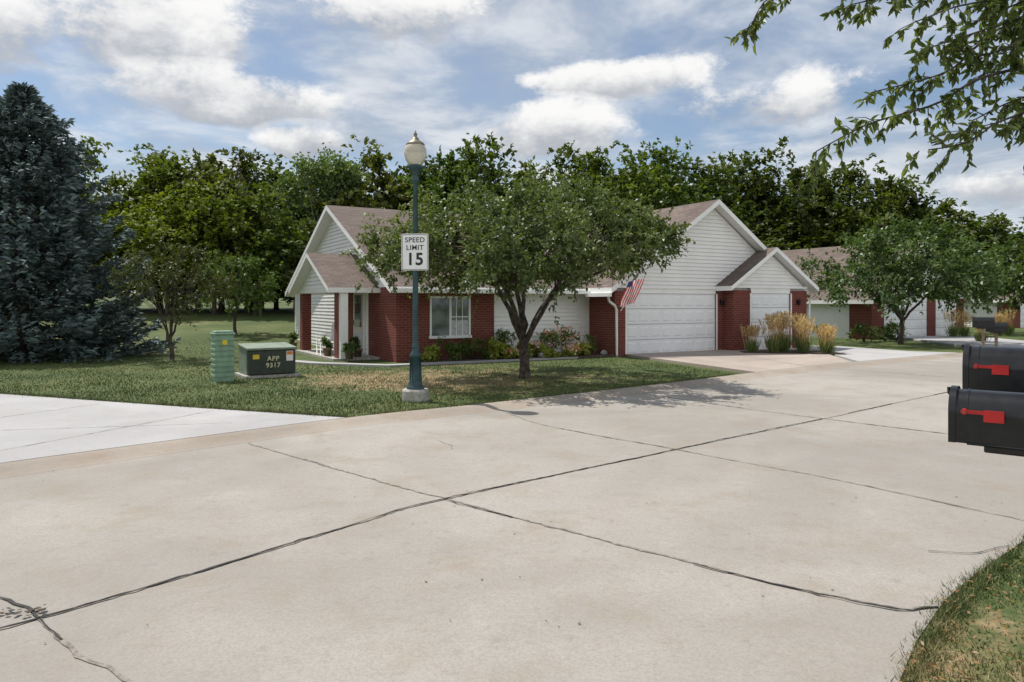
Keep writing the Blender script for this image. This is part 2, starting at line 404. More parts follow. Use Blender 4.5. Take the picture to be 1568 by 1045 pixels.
ribbon(mb, A_, .028, .02, .0125, 'crackl', 1); ribbon(mb, A_[:7], .018, .02, .0165, 'crack', 1); ribbon(mb, A_[6:], .02, .02, .0165, 'crack', 11, .6)
ribbon(mb, B_, .026, .035, .0125, 'crackl', 2); ribbon(mb, B_[2:], .014, .035, .0165, 'crack', 2, .35); ribbon(mb, B_[:3], .008, .03, .0165, 'crack', 5, 1.3)
ribbon(mb, C_, .016, .03, .0125, 'crackl', 3); ribbon(mb, C_, .007, .03, .0165, 'crack', 3, 1.3)
ribbon(mb, D_, .022, .03, .0125, 'crackl', 6); ribbon(mb, D_, .011, .03, .0165, 'crack', 6, 1.0)
for k, (x, y) in enumerate([(10.3, 15.2), (13.6, 17.6), (17.5, 20)]):
    ribbon(mb, [(x-2.4, y+3.1), (x, y), (x+2.0, y-2.6)], .03, .02, .0125, 'crackl', 30+k)
ribbon(mb, [(-4.6, 5.0), (-3.5, 4.4), (-2.85, 4.0), (-2.46, 3.74)], .018, .03, .0165, 'crack', 8)
ribbon(mb, [(-2.46, 3.74), (-2.1, 3.42), (-1.69, 3.13), (-.9, 2.5)], .026, .02, .0125, 'crackl', 9)
ribbon(mb, [(-2.46, 3.74), (-2.1, 3.42), (-1.69, 3.13), (-.9, 2.5)], .012, .02, .0165, 'crack', 9, .5)
for q in range(34):
    x = -2.60+rnd.gauss(0, .09); y = 3.81+rnd.gauss(0, .035); r = rnd.uniform(.006, .022)
    mb.face([(x+r*math.cos(t)*rnd.uniform(.6, 1.2), y+r*math.sin(t)*rnd.uniform(.6, 1), .019+q*.0002) for t in (0, 1, 2.1, 3.1, 4.2, 5.2)], rnd.choice(['crack', 'crackl', 'soil']))
for q, (x0, y0, x1, y1) in enumerate([(-9, 5.6, -6.5, 11.3), (-5.6, 7.4, -4.4, 10.6), (-8.0, 8.6, -3.7, 9.5)]):
    ribbon(mb, [(x0, y0), ((x0+x1)/2, (y0+y1)/2), (x1, y1)], .014, .004, .0745, 'crackl', 50+q)
for q, (x0, y0, x1, y1) in enumerate([(7.4, 17.9, 6.8, 24.2), (5.0, 19.0, 9.8, 21.8)]):
    ribbon(mb, [(x0, y0), ((x0+x1)/2, (y0+y1)/2), (x1, y1)], .02, .004, .0745, 'crackl', 60+q)
ribbon(mb, [(-.9, 8.6), (-.55, 7.9), (-.35, 7.6)], .006, .05, .0165, 'crack', 71, .8); ribbon(mb, [(2.75, 4.75), (3.0, 4.72), (3.35, 4.85)], .010, .02, .0165, 'crack', 72)
mb.build('road_joints')
mb = MB(); RP = [tuple(p) for p in E]+[tuple(p) for p in C[::-1]]
for q in range(190):
    u = rnd.uniform(0, 1); y = 3.1+u*14; x = rnd.uniform(-.75*y, .75*y)
    if q % 3 == 0:
        i = rnd.randrange(8, len(C)-60); x, y = offset(C, -abs(rnd.gauss(0, .14))-.02)[i]
    if not inpoly([x], [y], RP)[0]: continue
    r = rnd.uniform(.004, .009); a0 = rnd.uniform(0, 6)
    mb.face([(x+r*math.cos(a0+t)*rnd.uniform(.5, 1.6), y+r*math.sin(a0+t)*rnd.uniform(.5, 1.3), .013+rnd.uniform(0, .004)) for t in (0, 1.2, 2.5, 3.7, 5)], rnd.choice(['crack', 'soil', 'soil', 'wood']))
mb.build('road_litter')

# ------------------------------------------------------------------ grass blades
rg = np.random.default_rng(3)
lawn = [(-2.3, 9.97)]+sl(-2.3, 5.3)+[(3.5, 22.0), (-3.2, 18.6), (-6.2, 20.0), (-7.4, 22.5), (-9, 30), (-32, 36), (-32, 20), (-24, 18.3), (-16, 15.3), (-8.8, 12.5), (-4.7, 10.85)]
def blades(name, poly, n, h, w, box, dens=None, rg=rg):
    x = rg.uniform(box[0], box[1], n); y = rg.uniform(box[2], box[3], n)
    if dens is not None:
        k = rg.uniform(0, 1, n) < dens(x, y); x, y = x[k], y[k]
    k = inpoly(x, y, poly); x, y = x[k], y[k]; n = len(x)
    hh = h*rg.uniform(.45, 1.3, n)*(.75+.35*np.sin(x*2.1+np.sin(y*3))*np.sin(y*1.7+1)); a = rg.uniform(0, 6.283, n); z = gh(x, y)
    ww = w*rg.uniform(.6, 1.3, n)
    B = np.stack([x, y, z], 1); S = np.stack([np.cos(a), np.sin(a), 0*a], 1)*ww[:, None]*.5
    ln = rg.normal(0, .45, (n, 2))*hh[:, None]
    Tp = B+np.stack([ln[:, 0], ln[:, 1], hh], 1)
    V = np.stack([B-S, B+S, Tp], 1)
    return npmesh(name, V, 3, rg.uniform(0, 1, n), M['blade'])
blades('lawn_grass', lawn, 400000, .045, .017, (-20, 6, 9.5, 30), lambda x, y: np.clip((11.5/y)**2.2, .05, 1))
verge = [tuple(p) for p in E if -1 < p[1] < 9.5]+[(9, 9.5), (9, -1)]
blades('verge_grass', verge, 230000, .045, .006, (1.0, 7.5, 1.5, 9), lambda x, y: np.clip((3.4/y)**2, .05, 1)*np.where(np.sin(x*5+np.sin(y*4)*1.5)*np.sin(y*5.3-x*2) > .35, .25, 1))
def edge_tufts(name, line, n, h, w, spread):
    i = rg.integers(0, len(line)-1, n); t = rg.uniform(0, 1, n)[:, None]
    P = line[i]*(1-t)+line[i+1]*t; P = P+rg.normal(0, spread, (n, 2)); a = rg.uniform(0, 6.283, n)
    B = np.concatenate([P, np.full((n, 1), .0)], 1); hh = h*rg.uniform(.4, 1.4, n)
    S = np.stack([np.cos(a), np.sin(a), 0*a], 1)*w*.5; ln = rg.normal(0, .6, (n, 2))*hh[:, None]
    npmesh(name, np.stack([B-S, B+S, B+np.stack([ln[:, 0], ln[:, 1], hh], 1)], 1), 3, rg.uniform(0, 1, n), M['blade'])
lc = np.array([p for p in offset(C, .56) if -2.2 < p[0] < 5.2])
edge_tufts('kerb_edge_grass', lc, 9000, .085, .012, .05)
edge_tufts('driveway_edge_grass', np.array([(-2.3, 10.05), (-4.7, 10.95), (-8.8, 12.6), (-16, 15.4)]), 9000, .10, .012, .05)
ec = np.array([p for p in offset(E, -.05) if 1.2 < p[0] < 5])
edge_tufts('verge_edge_grass', ec, 6000, .045, .006, .04)
n = 900; P = np.stack([rg.uniform(1.6, 4.2, n), rg.uniform(2.9, 5.2, n), rg.uniform(.02, .05, n)], 1); P = P[inpoly(P[:, 0], P[:, 1], verge)]; n = len(P)
npmesh('fallen_leaves', leafquads(P, nrmz(rg.normal(0, 1, (n, 3))*np.array([1, 1, .2])), nrmz(rg.normal(0, .4, (n, 3))+np.array([0, 0, 1])), np.full(n, .035), np.full(n, .014)), 4, rg.uniform(0, .6, n), M['lf_plume'], None, (.6, .5, .4, 1))

# ------------------------------------------------------------------ houses
def clipz(poly, z, keep_above):
    out = []
    for i in range(len(poly)):
        a, b_ = poly[i], poly[(i+1) % len(poly)]
        ia = (a[1] >= z) == keep_above or abs(a[1]-z) < 1e-9; ib = (b_[1] >= z) == keep_above or abs(b_[1]-z) < 1e-9
        if ia: out.append(a)
        if ia != ib and abs(b_[1]-a[1]) > 1e-9:
            t = (z-a[1])/(b_[1]-a[1]); out.append((a[0]+t*(b_[0]-a[0]), z))
    return out
def siding(mb, P0, A, Nn, poly, m='siding', course=.125, pr=.022):
    P0, A, Nn = Vector(P0), Vector(A), Vector(Nn); z0 = min(p[1] for p in poly); z1 = max(p[1] for p in poly)
    n = int(math.ceil((z1-z0)/course))
    for i in range(n):
        a = z0+i*course; b_ = a+course
        q = clipz(clipz(poly, a, True), b_, False)
        if len(q) < 3: continue
        def pt(p):
            d = .004+pr*(1-(p[1]-a)/course)
            return P0+A*p[0]+Vector((0, 0, p[1]))+Nn*d
        mb.face([pt(p) for p in q], m)
        lo = [p for p in q if abs(p[1]-a) < 1e-6]
        if len(lo) >= 2:
            l, r = min(lo), max(lo)
            f = [P0+A*p[0]+Vector((0, 0, p[1]))+Nn*d for p, d in ((l, .002), (r, .002), (r, .004+pr), (l, .004+pr))]
            mb.face(f, 'groove')
def garage_door(mb, x0, x1, y, z0, z1, rows=4, cols=8):
    mb.box(x0, x1, y-.01, y+.04, z0, z1, 'groove')
    h = (z1-z0)/rows; w = (x1-x0)/cols
    for r in range(rows):
        mb.box(x0, x1, y-.03, y-.011, z0+r*h+.008, z0+(r+1)*h-.008, 'door')
        for c in range(cols):
            a, b_ = x0+c*w+.07, x0+(c+1)*w-.07; q0, q1 = z0+r*h+.09, z0+(r+1)*h-.09
            f0 = [(a, y-.0302, q0), (b_, y-.0302, q0), (b_, y-.0302, q1), (a, y-.0302, q1)]
            i = .03; f1 = [(a+i, y-.044, q0+i), (b_-i, y-.044, q0+i), (b_-i, y-.044, q1-i), (a+i, y-.044, q1-i)]
            mb.face(f1, 'door')
            for k in range(4): mb.face([f0[k], f0[(k+1) % 4], f1[(k+1) % 4], f1[k]], 'door')
def window(mb, x0, x1, y, z0, z1, panes=2, gridside=1):
    fw = .055
    mb.box(x0, x1, y-.05, y-.0, z1-fw, z1, 'trim'); mb.box(x0-.03, x1+.03, y-.075, y, z0-.02, z0+fw, 'trim')
    mb.box(x0, x0+fw, y-.05, y, z0+fw+.001, z1-fw-.001, 'trim'); mb.box(x1-fw, x1, y-.05, y, z0+fw+.001, z1-fw-.001, 'trim')
    mb.box(x0+fw, x1-fw, y-.012, y-.004, z0+fw, z1-fw, 'glass')
    pw = (x1-x0-2*fw)/panes
    for i in range(1, panes): mb.box(x0+fw+i*pw-.03, x0+fw+i*pw+.03, y-.045, y-.013, z0+fw+.001, z1-fw-.001, 'trim')
    for i in range(panes):
        a = x0+fw+i*pw
        zm = (z0+z1)/2
        if i == gridside:
            for j in range(1, 3): mb.box(a+pw*j/3-.010, a+pw*j/3+.010, y-.022, y-.0125, z0+fw, z1-fw, 'trim')
            mb.box(a+.03, a+pw-.002, y-.026, y-.0225, zm-.012, zm+.012, 'trim')
            mb.box(a+.05, a+pw-.02, y-.0165, y-.0135, z0+fw, zm-.1, 'curtain')
H1 = top('brick_house', (-3.2, 20.1, 0), math.radians(30))
ex, ey, ez = Vector((1, 0, 0)), Vector((0, 1, 0)), Vector((0, 0, 1))
GX0, GX1, GC, GY = 6.65, 14.85, 10.75, -1.3
SX0, SX1, SC, SY = 11.3, 14.95, 13.1, -1.75
W = MB()
W.box(.02, 14.6, .02, 11.8, 0, 2.2, 'soffit'); W.box(GX0+.02, GX1-.02, GY+.06, 3, 0, 2.2, 'soffit')
W.face([(.02, .02, 2.2), (.02, 11.78, 2.2), (.02, 5.9, 4.9)][::-1], 'soffit')
W.face([(GX0+.1, GY+.06, 2.1), (GX1-.1, GY+.06, 2.1), (GC, GY+.06, 4.9)], 'soffit')
W.box(SX0+.02, SX1-.02, SY+.06, GY+.2, 0, 2.3, 'soffit'); W.face([(SX0+.1, SY+.06, 2.3), (SX1-.1, SY+.06, 2.3), (SC, SY+.06, 3.4)], 'soffit')
siding(W, (0, 0, 0), ey, -ex, [(2.36, 0), (11.8, 0), (11.8, 2.2), (2.36, 2.2)])
siding(W, (0, 0, 0), ey, -ex, [(-.02, 2.2), (11.82, 2.2), (5.9, 4.93)])
siding(W, (0, 0, 0), ex, -ey, [(3.04, .12), (GX0, .12), (GX0, 2.16), (3.04, 2.16)])
siding(W, (0, GY, 0), ex, -ey, [(GX0-.02, 2.13), (GX1+.02, 2.13), (GC, 4.94)])
siding(W, (0, SY, 0), ex, -ey, [(SX0, 2.18), (SX1, 2.18), (SC, 3.40)])
siding(W, (GX1, 0, 0), ey, ex, [(GY, 0), (6, 0), (6, 2.2), (GY, 2.2)])
siding(W, (0, 11.8, 0), ex, ey, [(0, 0), (14.6, 0), (14.6, 2.2), (0, 2.2)])
siding(W, (14.6, 0, 0), ey, ex, [(-.02, 2.2), (11.82, 2.2), (5.9, 4.93)])
W.build('siding_walls', H1)
Bk = MB()
Bk.box(-.06, .04, -.06, 2.33, 0, 2.12, 'brick'); Bk.box(.041, .95, -.06, .04, 0, 2.12, 'brick'); Bk.box(2.25, 3.04, -.06, .04, 0, 2.12, 'brick'); Bk.box(.951, 2.249, -.06, .04, 0, .66, 'brick')
Bk.box(.951, 2.249, -.06, .04, 1.86, 2.12, 'brick')
Bk.box(.92, 2.28, -.09, -.061, .60, .66, 'brick')
Bk.box(GX0-.06, GX0+.04, GY-.06, -.002, 0, 2.02, 'brick'); Bk.box(GX0+.041, 7.05, GY-.06, GY+.05, 0, 2.05, 'brick')
Bk.box(10.9, SX0-.002, GY-.06, GY+.05, 0, 2.05, 'brick')
Bk.box(SX0-.06, SX0+.05, SY-.06, GY-.061, 0, 2.1, 'brick'); Bk.box(SX0+.051, 12.1, SY-.06, SY+.05, 0, 2.1, 'brick'); Bk.box(14.1, SX1-.1, SY-.06, SY+.05, 0, 2.1, 'brick'); Bk.box(SX1-.099, SX1+.02, SY-.06, GY, 0, 2.1, 'brick')
for yy in (1.45, 5.55):
    Bk.box(-1.28, -.98, yy, yy+.32, .06, 1.98, 'brick')
Bk.box(-.05, -.001, 3.9, 4.6, 0, 2.1, 'brick')
Bk.build('brickwork', H1)
Tm = MB()
Tm.box(7.05, 10.9, GY-.045, GY+.0, 1.97, 2.13, 'trim'); Tm.box(12.1, 14.1, SY-.045, SY, 2.0, 2.18, 'trim')
Tm.box(6.99, 7.049, GY-.075, GY+.02, 0, 1.97, 'trim'); Tm.box(10.901, 10.96, GY-.075, GY+.02, 0, 1.97, 'trim')
Tm.box(12.04, 12.099, SY-.075, SY+.02, 0, 2.0, 'trim'); Tm.box(14.101, 14.16, SY-.075, SY+.02, 0, 2.0, 'trim')
Tm.box(GX0-.02, GX1, GY-.085, GY-.021, 2.13, 2.20, 'trim')
Tm.box(SX0-.03, SX1+.03, SY-.085, SY-.021, 2.18, 2.25, 'trim')
Tm.box(.0, GX0-.06, -.09, -.02, 2.121, 2.2, 'trim')
Tm.box(-.09, -.02, -.05, 2.36, 2.121, 2.2, 'trim')
Tm.box(-.05, .0, 11.7, 11.85, 0, 2.2, 'trim'); Tm.box(-.045, .0, 2.331, 2.43, .05, 2.12, 'trim')
Tm.box(-.35, GX0-.42, -.53, -.41, 1.95, 2.06, 'trim')
Tm.box(GX0-.53, GX0-.415, GY-.35, -.42, 1.86, 1.97, 'trim')
Tm.tube([(GX0-.47, GY-.25, 1.87), (GX0-.42, GY-.22, 1.72), (GX0-.12, GY-.13, 1.58), (GX0-.05, GY-.12, 1.45), (GX0-.05, GY-.12, .15), (GX0-.12, GY-.25, .05)], [.042]*6, 'trim', 6)
Tm.tube([(SX1+.3, SY-.25, 1.98), (SX1+.12, SY-.12, 1.75), (SX1+.08, SY-.1, .1)], [.04]*3, 'trim', 6)
Tm.box(-1.3, -1.0, 1.35, 5.98, 1.985, 2.12, 'trim'); Tm.box(-.999, -.06, 1.38, 1.5, 1.985, 2.12, 'trim'); Tm.box(-.999, -.06, 5.8, 5.92, 1.985, 2.12, 'trim')
Tm.box(-1.24, -1.02, 1.28, 1.449, .06, 1.98, 'trim')
siding(Tm, (-1.28, 0, 0), ey, -ex, [(1.3, 2.12), (6.0, 2.12), (3.65, 3.08)])
Tm.build('trim_and_gutters', H1)
G = MB(); garage_door(G, 7.05, 10.9, GY+.02, .01, 1.97, 4, 8); garage_door(G, 12.1, 14.1, SY+.02, .01, 2.0, 4, 4); G.build('garage_doors', H1)
Wn = MB(); window(Wn, .95, 2.25, 0-.02, .66, 1.86)
Wn.build('windows', H1)
D = MB(); D.box(-.05, -.022, 2.75, 3.85, .1, 2.12, 'trim'); D.box(-.07, -.051, 2.85, 3.75, .12, 2.04, 'doorcream'); D.box(-.078, -.0705, 2.95, 3.65, .9, 1.92, 'glass'); D.box(-.08, -.0705, 2.97, 3.63, .2, .75, 'curtain')
D.box(-.10, -.071, 3.72, 3.745, .95, 1.1, 'brass')
ring = [(-.10, 3.3+.12*math.cos(t), 1.5+.12*math.sin(t)) for t in np.linspace(0, 6.283, 17)]
D.tube(ring, [.03]*17, 'wreath', 6, False); D.build('entry_door', H1)
P_ = MB(); P_.box(-1.45, -.06, 1.3, 6.2, .0, .07, 'conc2'); P_.build('porch_floor', H1)
R = MB()
def roofpair(R, axis_, c, half, over, zc, pitch, a0, a1, th=.17):
    e = half+over; ze = zc-pitch*e
    if axis_ == 'x':
        R.slab([(a0, c-e, ze), (a1, c-e, ze), (a1, c, zc), (a0, c, zc)], th, 'shingle', 'trim', 'soffit')
        R.slab([(a0, c+.001, zc), (a1, c+.001, zc), (a1, c+e, ze), (a0, c+e, ze)], th, 'shingle', 'trim', 'soffit')
    else:
        R.slab([(c, a0, zc), (c, a1, zc), (c-e, a1, ze), (c-e, a0, ze)], th, 'shingle', 'trim', 'soffit')
        R.slab([(c+.001, a1, zc), (c+.001, a0, zc), (c+e, a0, ze), (c+e, a1, ze)], th, 'shingle', 'trim', 'soffit')
roofpair(R, 'x', 5.9, 5.9, .42, 5.08, .47, -.38, 14.95)
roofpair(R, 'y', GC, 4.1, .42, 5.14, .665, GY-.36, 5.85)
roofpair(R, 'y', SC, 1.83, .38, 3.60, .62, SY-.32, GY+.3, .15)
roofpair(R, 'x', 3.65, 2.1, .32, 3.24, .47, -1.62, -.03, .14)
for (x, y) in [(4.2, 7.2), (5.6, 4.2)]:
    z = 5.08-.47*abs(y-5.9); R.tube([(x, y, z-.1), (x, y, z+.35)], [.05, .05], 'trim', 8)
zz = 5.14-.665*2.0; R.tube([(GC-2.0, 1.0, zz-.1), (GC-2.0, 1.0, zz+.38)], [.05, .05], 'trim', 8)
R.build('roof', H1)
L_ = MB()
L_.box(6.78, 6.98, GY-.075, GY-.061, 1.50, 1.60, 'black')
for (x, y) in [(11.1, GY-.06), (14.45, SY-.06)]:
    L_.lathe([(0, -.1), (.05, -.08), (.06, .06), (.075, .08), (.0, .16)], 'black', 8, (x, y-.09, 1.68)); L_.box(x-.03, x+.03, y-.09, y-.001, 1.66, 1.72, 'black')
L_.build('wall_lights', H1)
cu = bpy.data.curves.new('house_number', 'FONT'); cu.body = '4802'; cu.size = .085; cu.extrude = .002; cu.align_x = 'CENTER'; cu.align_y = 'CENTER'
o = bpy.data.objects.new('house_number', cu); COL.objects.link(o); o.parent = H1; o.location = (6.88, GY-.078, 1.55); o.rotation_euler = (math.pi/2, 0, 0); cu.materials.append(M['signwhite'])
def hl(x, y): c, s = math.cos(math.radians(30)), math.sin(math.radians(30)); return (-3.2+c*x-s*y, 20.1+s*x+c*y, 0)
# porch chair (metal garden chair)
px_ = hl(-1.15, 3.2); CH = top('porch_chair', (px_[0], px_[1], .07), math.radians(-60))
mb = MB(); mb.box(-.23, .23, -.22, .22, .42, .45, 'trim')
for x in (-.21, .21):
    mb.tube([(x, -.20, 0), (x, -.20, .62), (x, .20, .64)], [.016]*3, 'trim', 6); mb.tube([(x, .22, 0), (x, .22, .45), (x, .28, .92)], [.016]*3, 'trim', 6)
mb.tube([(-.21, .28, .92), (0, .29, .97), (.21, .28, .92)], [.016]*3, 'trim', 6)
for i in range(7): x = -.17+i*.057; mb.tube([(x, .22, .45), (x, .28, .93)], [.009, .009], 'trim', 5)
mb.build('frame_and_seat', CH)

def house_b(name, loc, rot, w, length, H, rise, doors, mainw=0, mlen=0):
    e = top(name, loc, rot); w2 = w/2; pit = rise/w2
    A = MB(); A.box(.02, w-.02, .05, length, 0, H, 'soffit')
    siding(A, (0, 0, 0), ey, -ex, [(1.1, 0), (length, 0), (length, H), (1.1, H)])
    siding(A, (0, 0, 0), ex, -ey, [(0, H-.05), (w, H-.05), (w2, H+rise-.1)])
    siding(A, (w, 0, 0), ey, ex, [(0, 0), (length, 0), (length, H), (0, H)])
    A.build('walls', e)
    B2 = MB(); B2.box(-.05, .04, -.05, 1.08, 0, H-.1, 'brick'); xs = [0.041]
    for (a, b_) in doors: xs += [a, b_]
    xs.append(w+.03)
    for i in range(0, len(xs), 2): B2.box(xs[i], xs[i+1], -.05, .05, 0, H-.1, 'brick')
    B2.build('brickwork', e)
    G2 = MB()
    for (a, b_) in doors: garage_door(G2, a, b_, .02, .01, H-.25, 4, max(3, int((b_-a)/.5))); G2.box(a, b_, -.03, .02, H-.25, H-.1, 'trim')
    G2.box(-.02, w+.02, -.075, -.022, H-.1, H-.02, 'trim'); G2.build('garage_doors', e)
    R2 = MB(); roofpair(R2, 'y', w2, w2, .4, H+rise+.08, pit, -.35, length+.2)
    if mlen:
        roofpair(R2, 'x', length+.0, mainw/2, .4, H+rise+.05, rise/(mainw/2), w2, w2+mlen)
    R2.build('roof', e)
    if mlen:
        A = MB(); y0, y1 = length-mainw/2, length+mainw/2
        A.box(w-.5, w2+mlen-.3, y0+.05, y1, 0, H, 'soffit'); siding(A, (0, y0, 0), ex, -ey, [(w, 0), (w2+mlen-.3, 0), (w2+mlen-.3, H), (w, H)])
        A.face([(w2+mlen-.3, y0, H), (w2+mlen-.3, y1, H), (w2+mlen-.3, length, H+rise)], 'siding'); A.build('rear_walls', e)
        Wn = MB(); window(Wn, w+1.2, w+2.6, y0-.025, .8, 1.8); Wn.build('windows', e)
    return e
house_b('neighbour_house', (16.5, 33, 0), math.radians(30), 7.6, 10.5, 2.0, 2.65, [(.9, 4.4), (5.1, 7.0)], 9.5, 11)
house_b('neighbour_house', (33.5, 48, 0), math.radians(20), 7.0, 9, 2.0, 1.7, [(.6, 3.6), (4.2, 6.4)], 8, 12)

# ------------------------------------------------------------------ street lamp with sign
LP = top('street_lamp', (-1.64, 12.2, 0))
mb = MB(); mb.lathe([(0, -.05), (.225, -.05), (.225, .17), (.205, .20), (0, .20)], 'conc2', 32, smooth=False); mb.build('concrete_footing', LP)
mb = MB()
mb.lathe([(.15, .20), (.15, .235), (.125, .25), (.12, .30), (.098, .34), (.09, .55), (.078, .72), (.098, .75), (.098, .79), (.066, .83), (.060, .9), (.066, .92), (.052, .96), (.049, 1.0), (.047, 2.4), (.041, 3.70), (.062, 3.72), (.062, 3.76), (.045, 3.79), (.05, 3.84), (.085, 3.90), (.11, 3.93), (.125, 3.96), (.125, 3.99), (.0, 3.99)], 'teal', 24)
for i in range(12):
    a = i*math.pi/6; mb.tube([(.105*math.cos(a), .105*math.sin(a), .33), (.085*math.cos(a), .085*math.sin(a), .73)], [.009, .008], 'teal', 5)
mb.build('fluted_post', LP)
mb = MB(); mb.lathe([(.10, 3.99), (.125, 4.02), (.165, 4.09), (.19, 4.18), (.188, 4.26), (.165, 4.32), (.15, 4.335)], 'globe', 28); mb.build('acorn_globe', LP)
mb = MB(); mb.lathe([(.158, 4.335), (.160, 4.35), (.135, 4.38), (.085, 4.41), (.06, 4.43), (.055, 4.46), (.03, 4.47), (.026, 4.50), (.035, 4.52), (.012, 4.56), (.0, 4.60)], 'brass', 20); mb.build('cap_and_finial', LP)
def rrect(w, h, r, y, n=5):
    P = []
    for cx, cz, a0 in ((w/2-r, h/2-r, 0), (-w/2+r, h/2-r, 90), (-w/2+r, -h/2+r, 180), (w/2-r, -h/2+r, 270)):
        for i in range(n+1): a = math.radians(a0+90*i/n); P.append((cx+r*math.cos(a), y, cz+r*math.sin(a)))
    return P
def plate(mb, w, h, r, y0, y1, m):
    F = rrect(w, h, r, y0); B_2 = rrect(w, h, r, y1); mb.face(F[::-1], m); mb.face(B_2, m)
    for i in range(len(F)): j = (i+1) % len(F); mb.face([F[i], F[j], B_2[j], B_2[i]], m)
SG = bpy.data.objects.new('speed_limit_sign', None); COL.objects.link(SG); SG.parent = LP; SG.location = (0, -.062, 2.52); SG.rotation_euler = (0, 0, math.radians(-4))
sg = MB(); plate(sg, .46, .62, .03, -.004, 0, 'signwhite'); so = sg.build('panel', SG)
fr = MB()
Fo = rrect(.438, .598, .025, -.0065); Fi = rrect(.424, .584, .02, -.0065)
for i in range(len(Fo)): j = (i+1) % len(Fo); fr.face([Fo[i], Fi[i], Fi[j], Fo[j]], 'signblack')
fr.build('border', SG)
for txt, z, s in (('SPEED', .20, .118), ('LIMIT', .07, .118), ('15', -.13, .285)):
    cu = bpy.data.curves.new('legend', 'FONT'); cu.body = txt; cu.size = s; cu.extrude = .0008; cu.align_x = 'CENTER'; cu.align_y = 'CENTER'; cu.offset = .001 if s < .2 else .007; cu.space_character = 1.08
    o = bpy.data.objects.new('legend', cu); COL.objects.link(o); o.parent = SG; o.location = (0, -.0068, z); o.rotation_euler = (math.pi/2, 0, 0); cu.materials.append(M['signblack'])
br = MB(); br.tube([(0, .062, .2), (0, 0, .2)], [.03, .02], 'black', 8); br.tube([(0, .062, -.2), (0, 0, -.2)], [.03, .02], 'black', 8); br.build('brackets', SG)

# ------------------------------------------------------------------ utility boxes
TB = top('electrical_transformer_box', (-5.79, 15.75, 0), math.radians(33))
mb = MB(); mb.box(-.08, 1.13, -.08, .98, -.02, .06, 'conc2'); mb.build('pad', TB)
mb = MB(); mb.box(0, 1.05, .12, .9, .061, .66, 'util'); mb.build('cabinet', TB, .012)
mb = MB(); mb.box(.01, 1.04, -.0, .119, .08, .60, 'util_shade'); mb.box(.5, .515, -.006, -.001, .1, .58, 'dark'); mb.box(.02, 1.03, -.012, -.0005, .09, .13, 'util_shade'); mb.build('front_doors', TB, .008)
mb = MB(); mb.slab([(-.025, -.03, .665), (1.075, -.03, .665), (1.075, .93, .73), (-.025, .93, .73)], .05, 'util', 'util', 'util'); mb.build('lid', TB, .008)
mb = MB(); mb.box(.1, .24, -.018, -.0125, .42, .52, 'yellow'); mb.box(.83, .98, -.018, -.0125, .36, .58, 'signwhite'); mb.box(.84, .97, -.0215, -.0185, .50, .57, 'orange')
mb.tube([(.49, -.01, .36), (.49, -.05, .36)], [.018, .018], 'black', 8); mb.build('labels_and_lock', TB)
for txt, z in (('APP', .42), ('9317', .27)):
    cu = bpy.data.curves.new('stencil', 'FONT'); cu.body = txt; cu.size = .145; cu.extrude = .001; cu.align_x = 'CENTER'; cu.align_y = 'CENTER'; cu.offset = .003; cu.space_character = 1.12
    o = bpy.data.objects.new('stencil', cu); COL.objects.link(o); o.parent = TB; o.location = (.54, -.0145, z); o.rotation_euler = (math.pi/2, 0, 0); cu.materials.append(M['decal'])
PB = top('utility_pedestal', (-6.2, 15.0, 0), math.radians(35))
mb = MB(); mb.box(0, .38, 0, .34, -.02, .99, 'utilp')
for i in range(8): mb.box(-.014, .394, -.014, .354, .10+i*.11, .155+i*.11, 'utilp')
mb.build('ribbed_cabinet', PB, .008)
mb = MB(); mb.box(-.03, .41, -.03, .37, .991, 1.03, 'utilp'); mb.slab([(0, 0, 1.07), (.38, 0, 1.07), (.38, .34, 1.07), (0, .34, 1.07)], .0395, 'utilp', 'utilp', 'utilp'); mb.build('cap', PB, .015)
mb = MB(); mb.box(.14, .24, -.022, -.0145, .78, .88, 'yellow'); mb.build('label', PB)

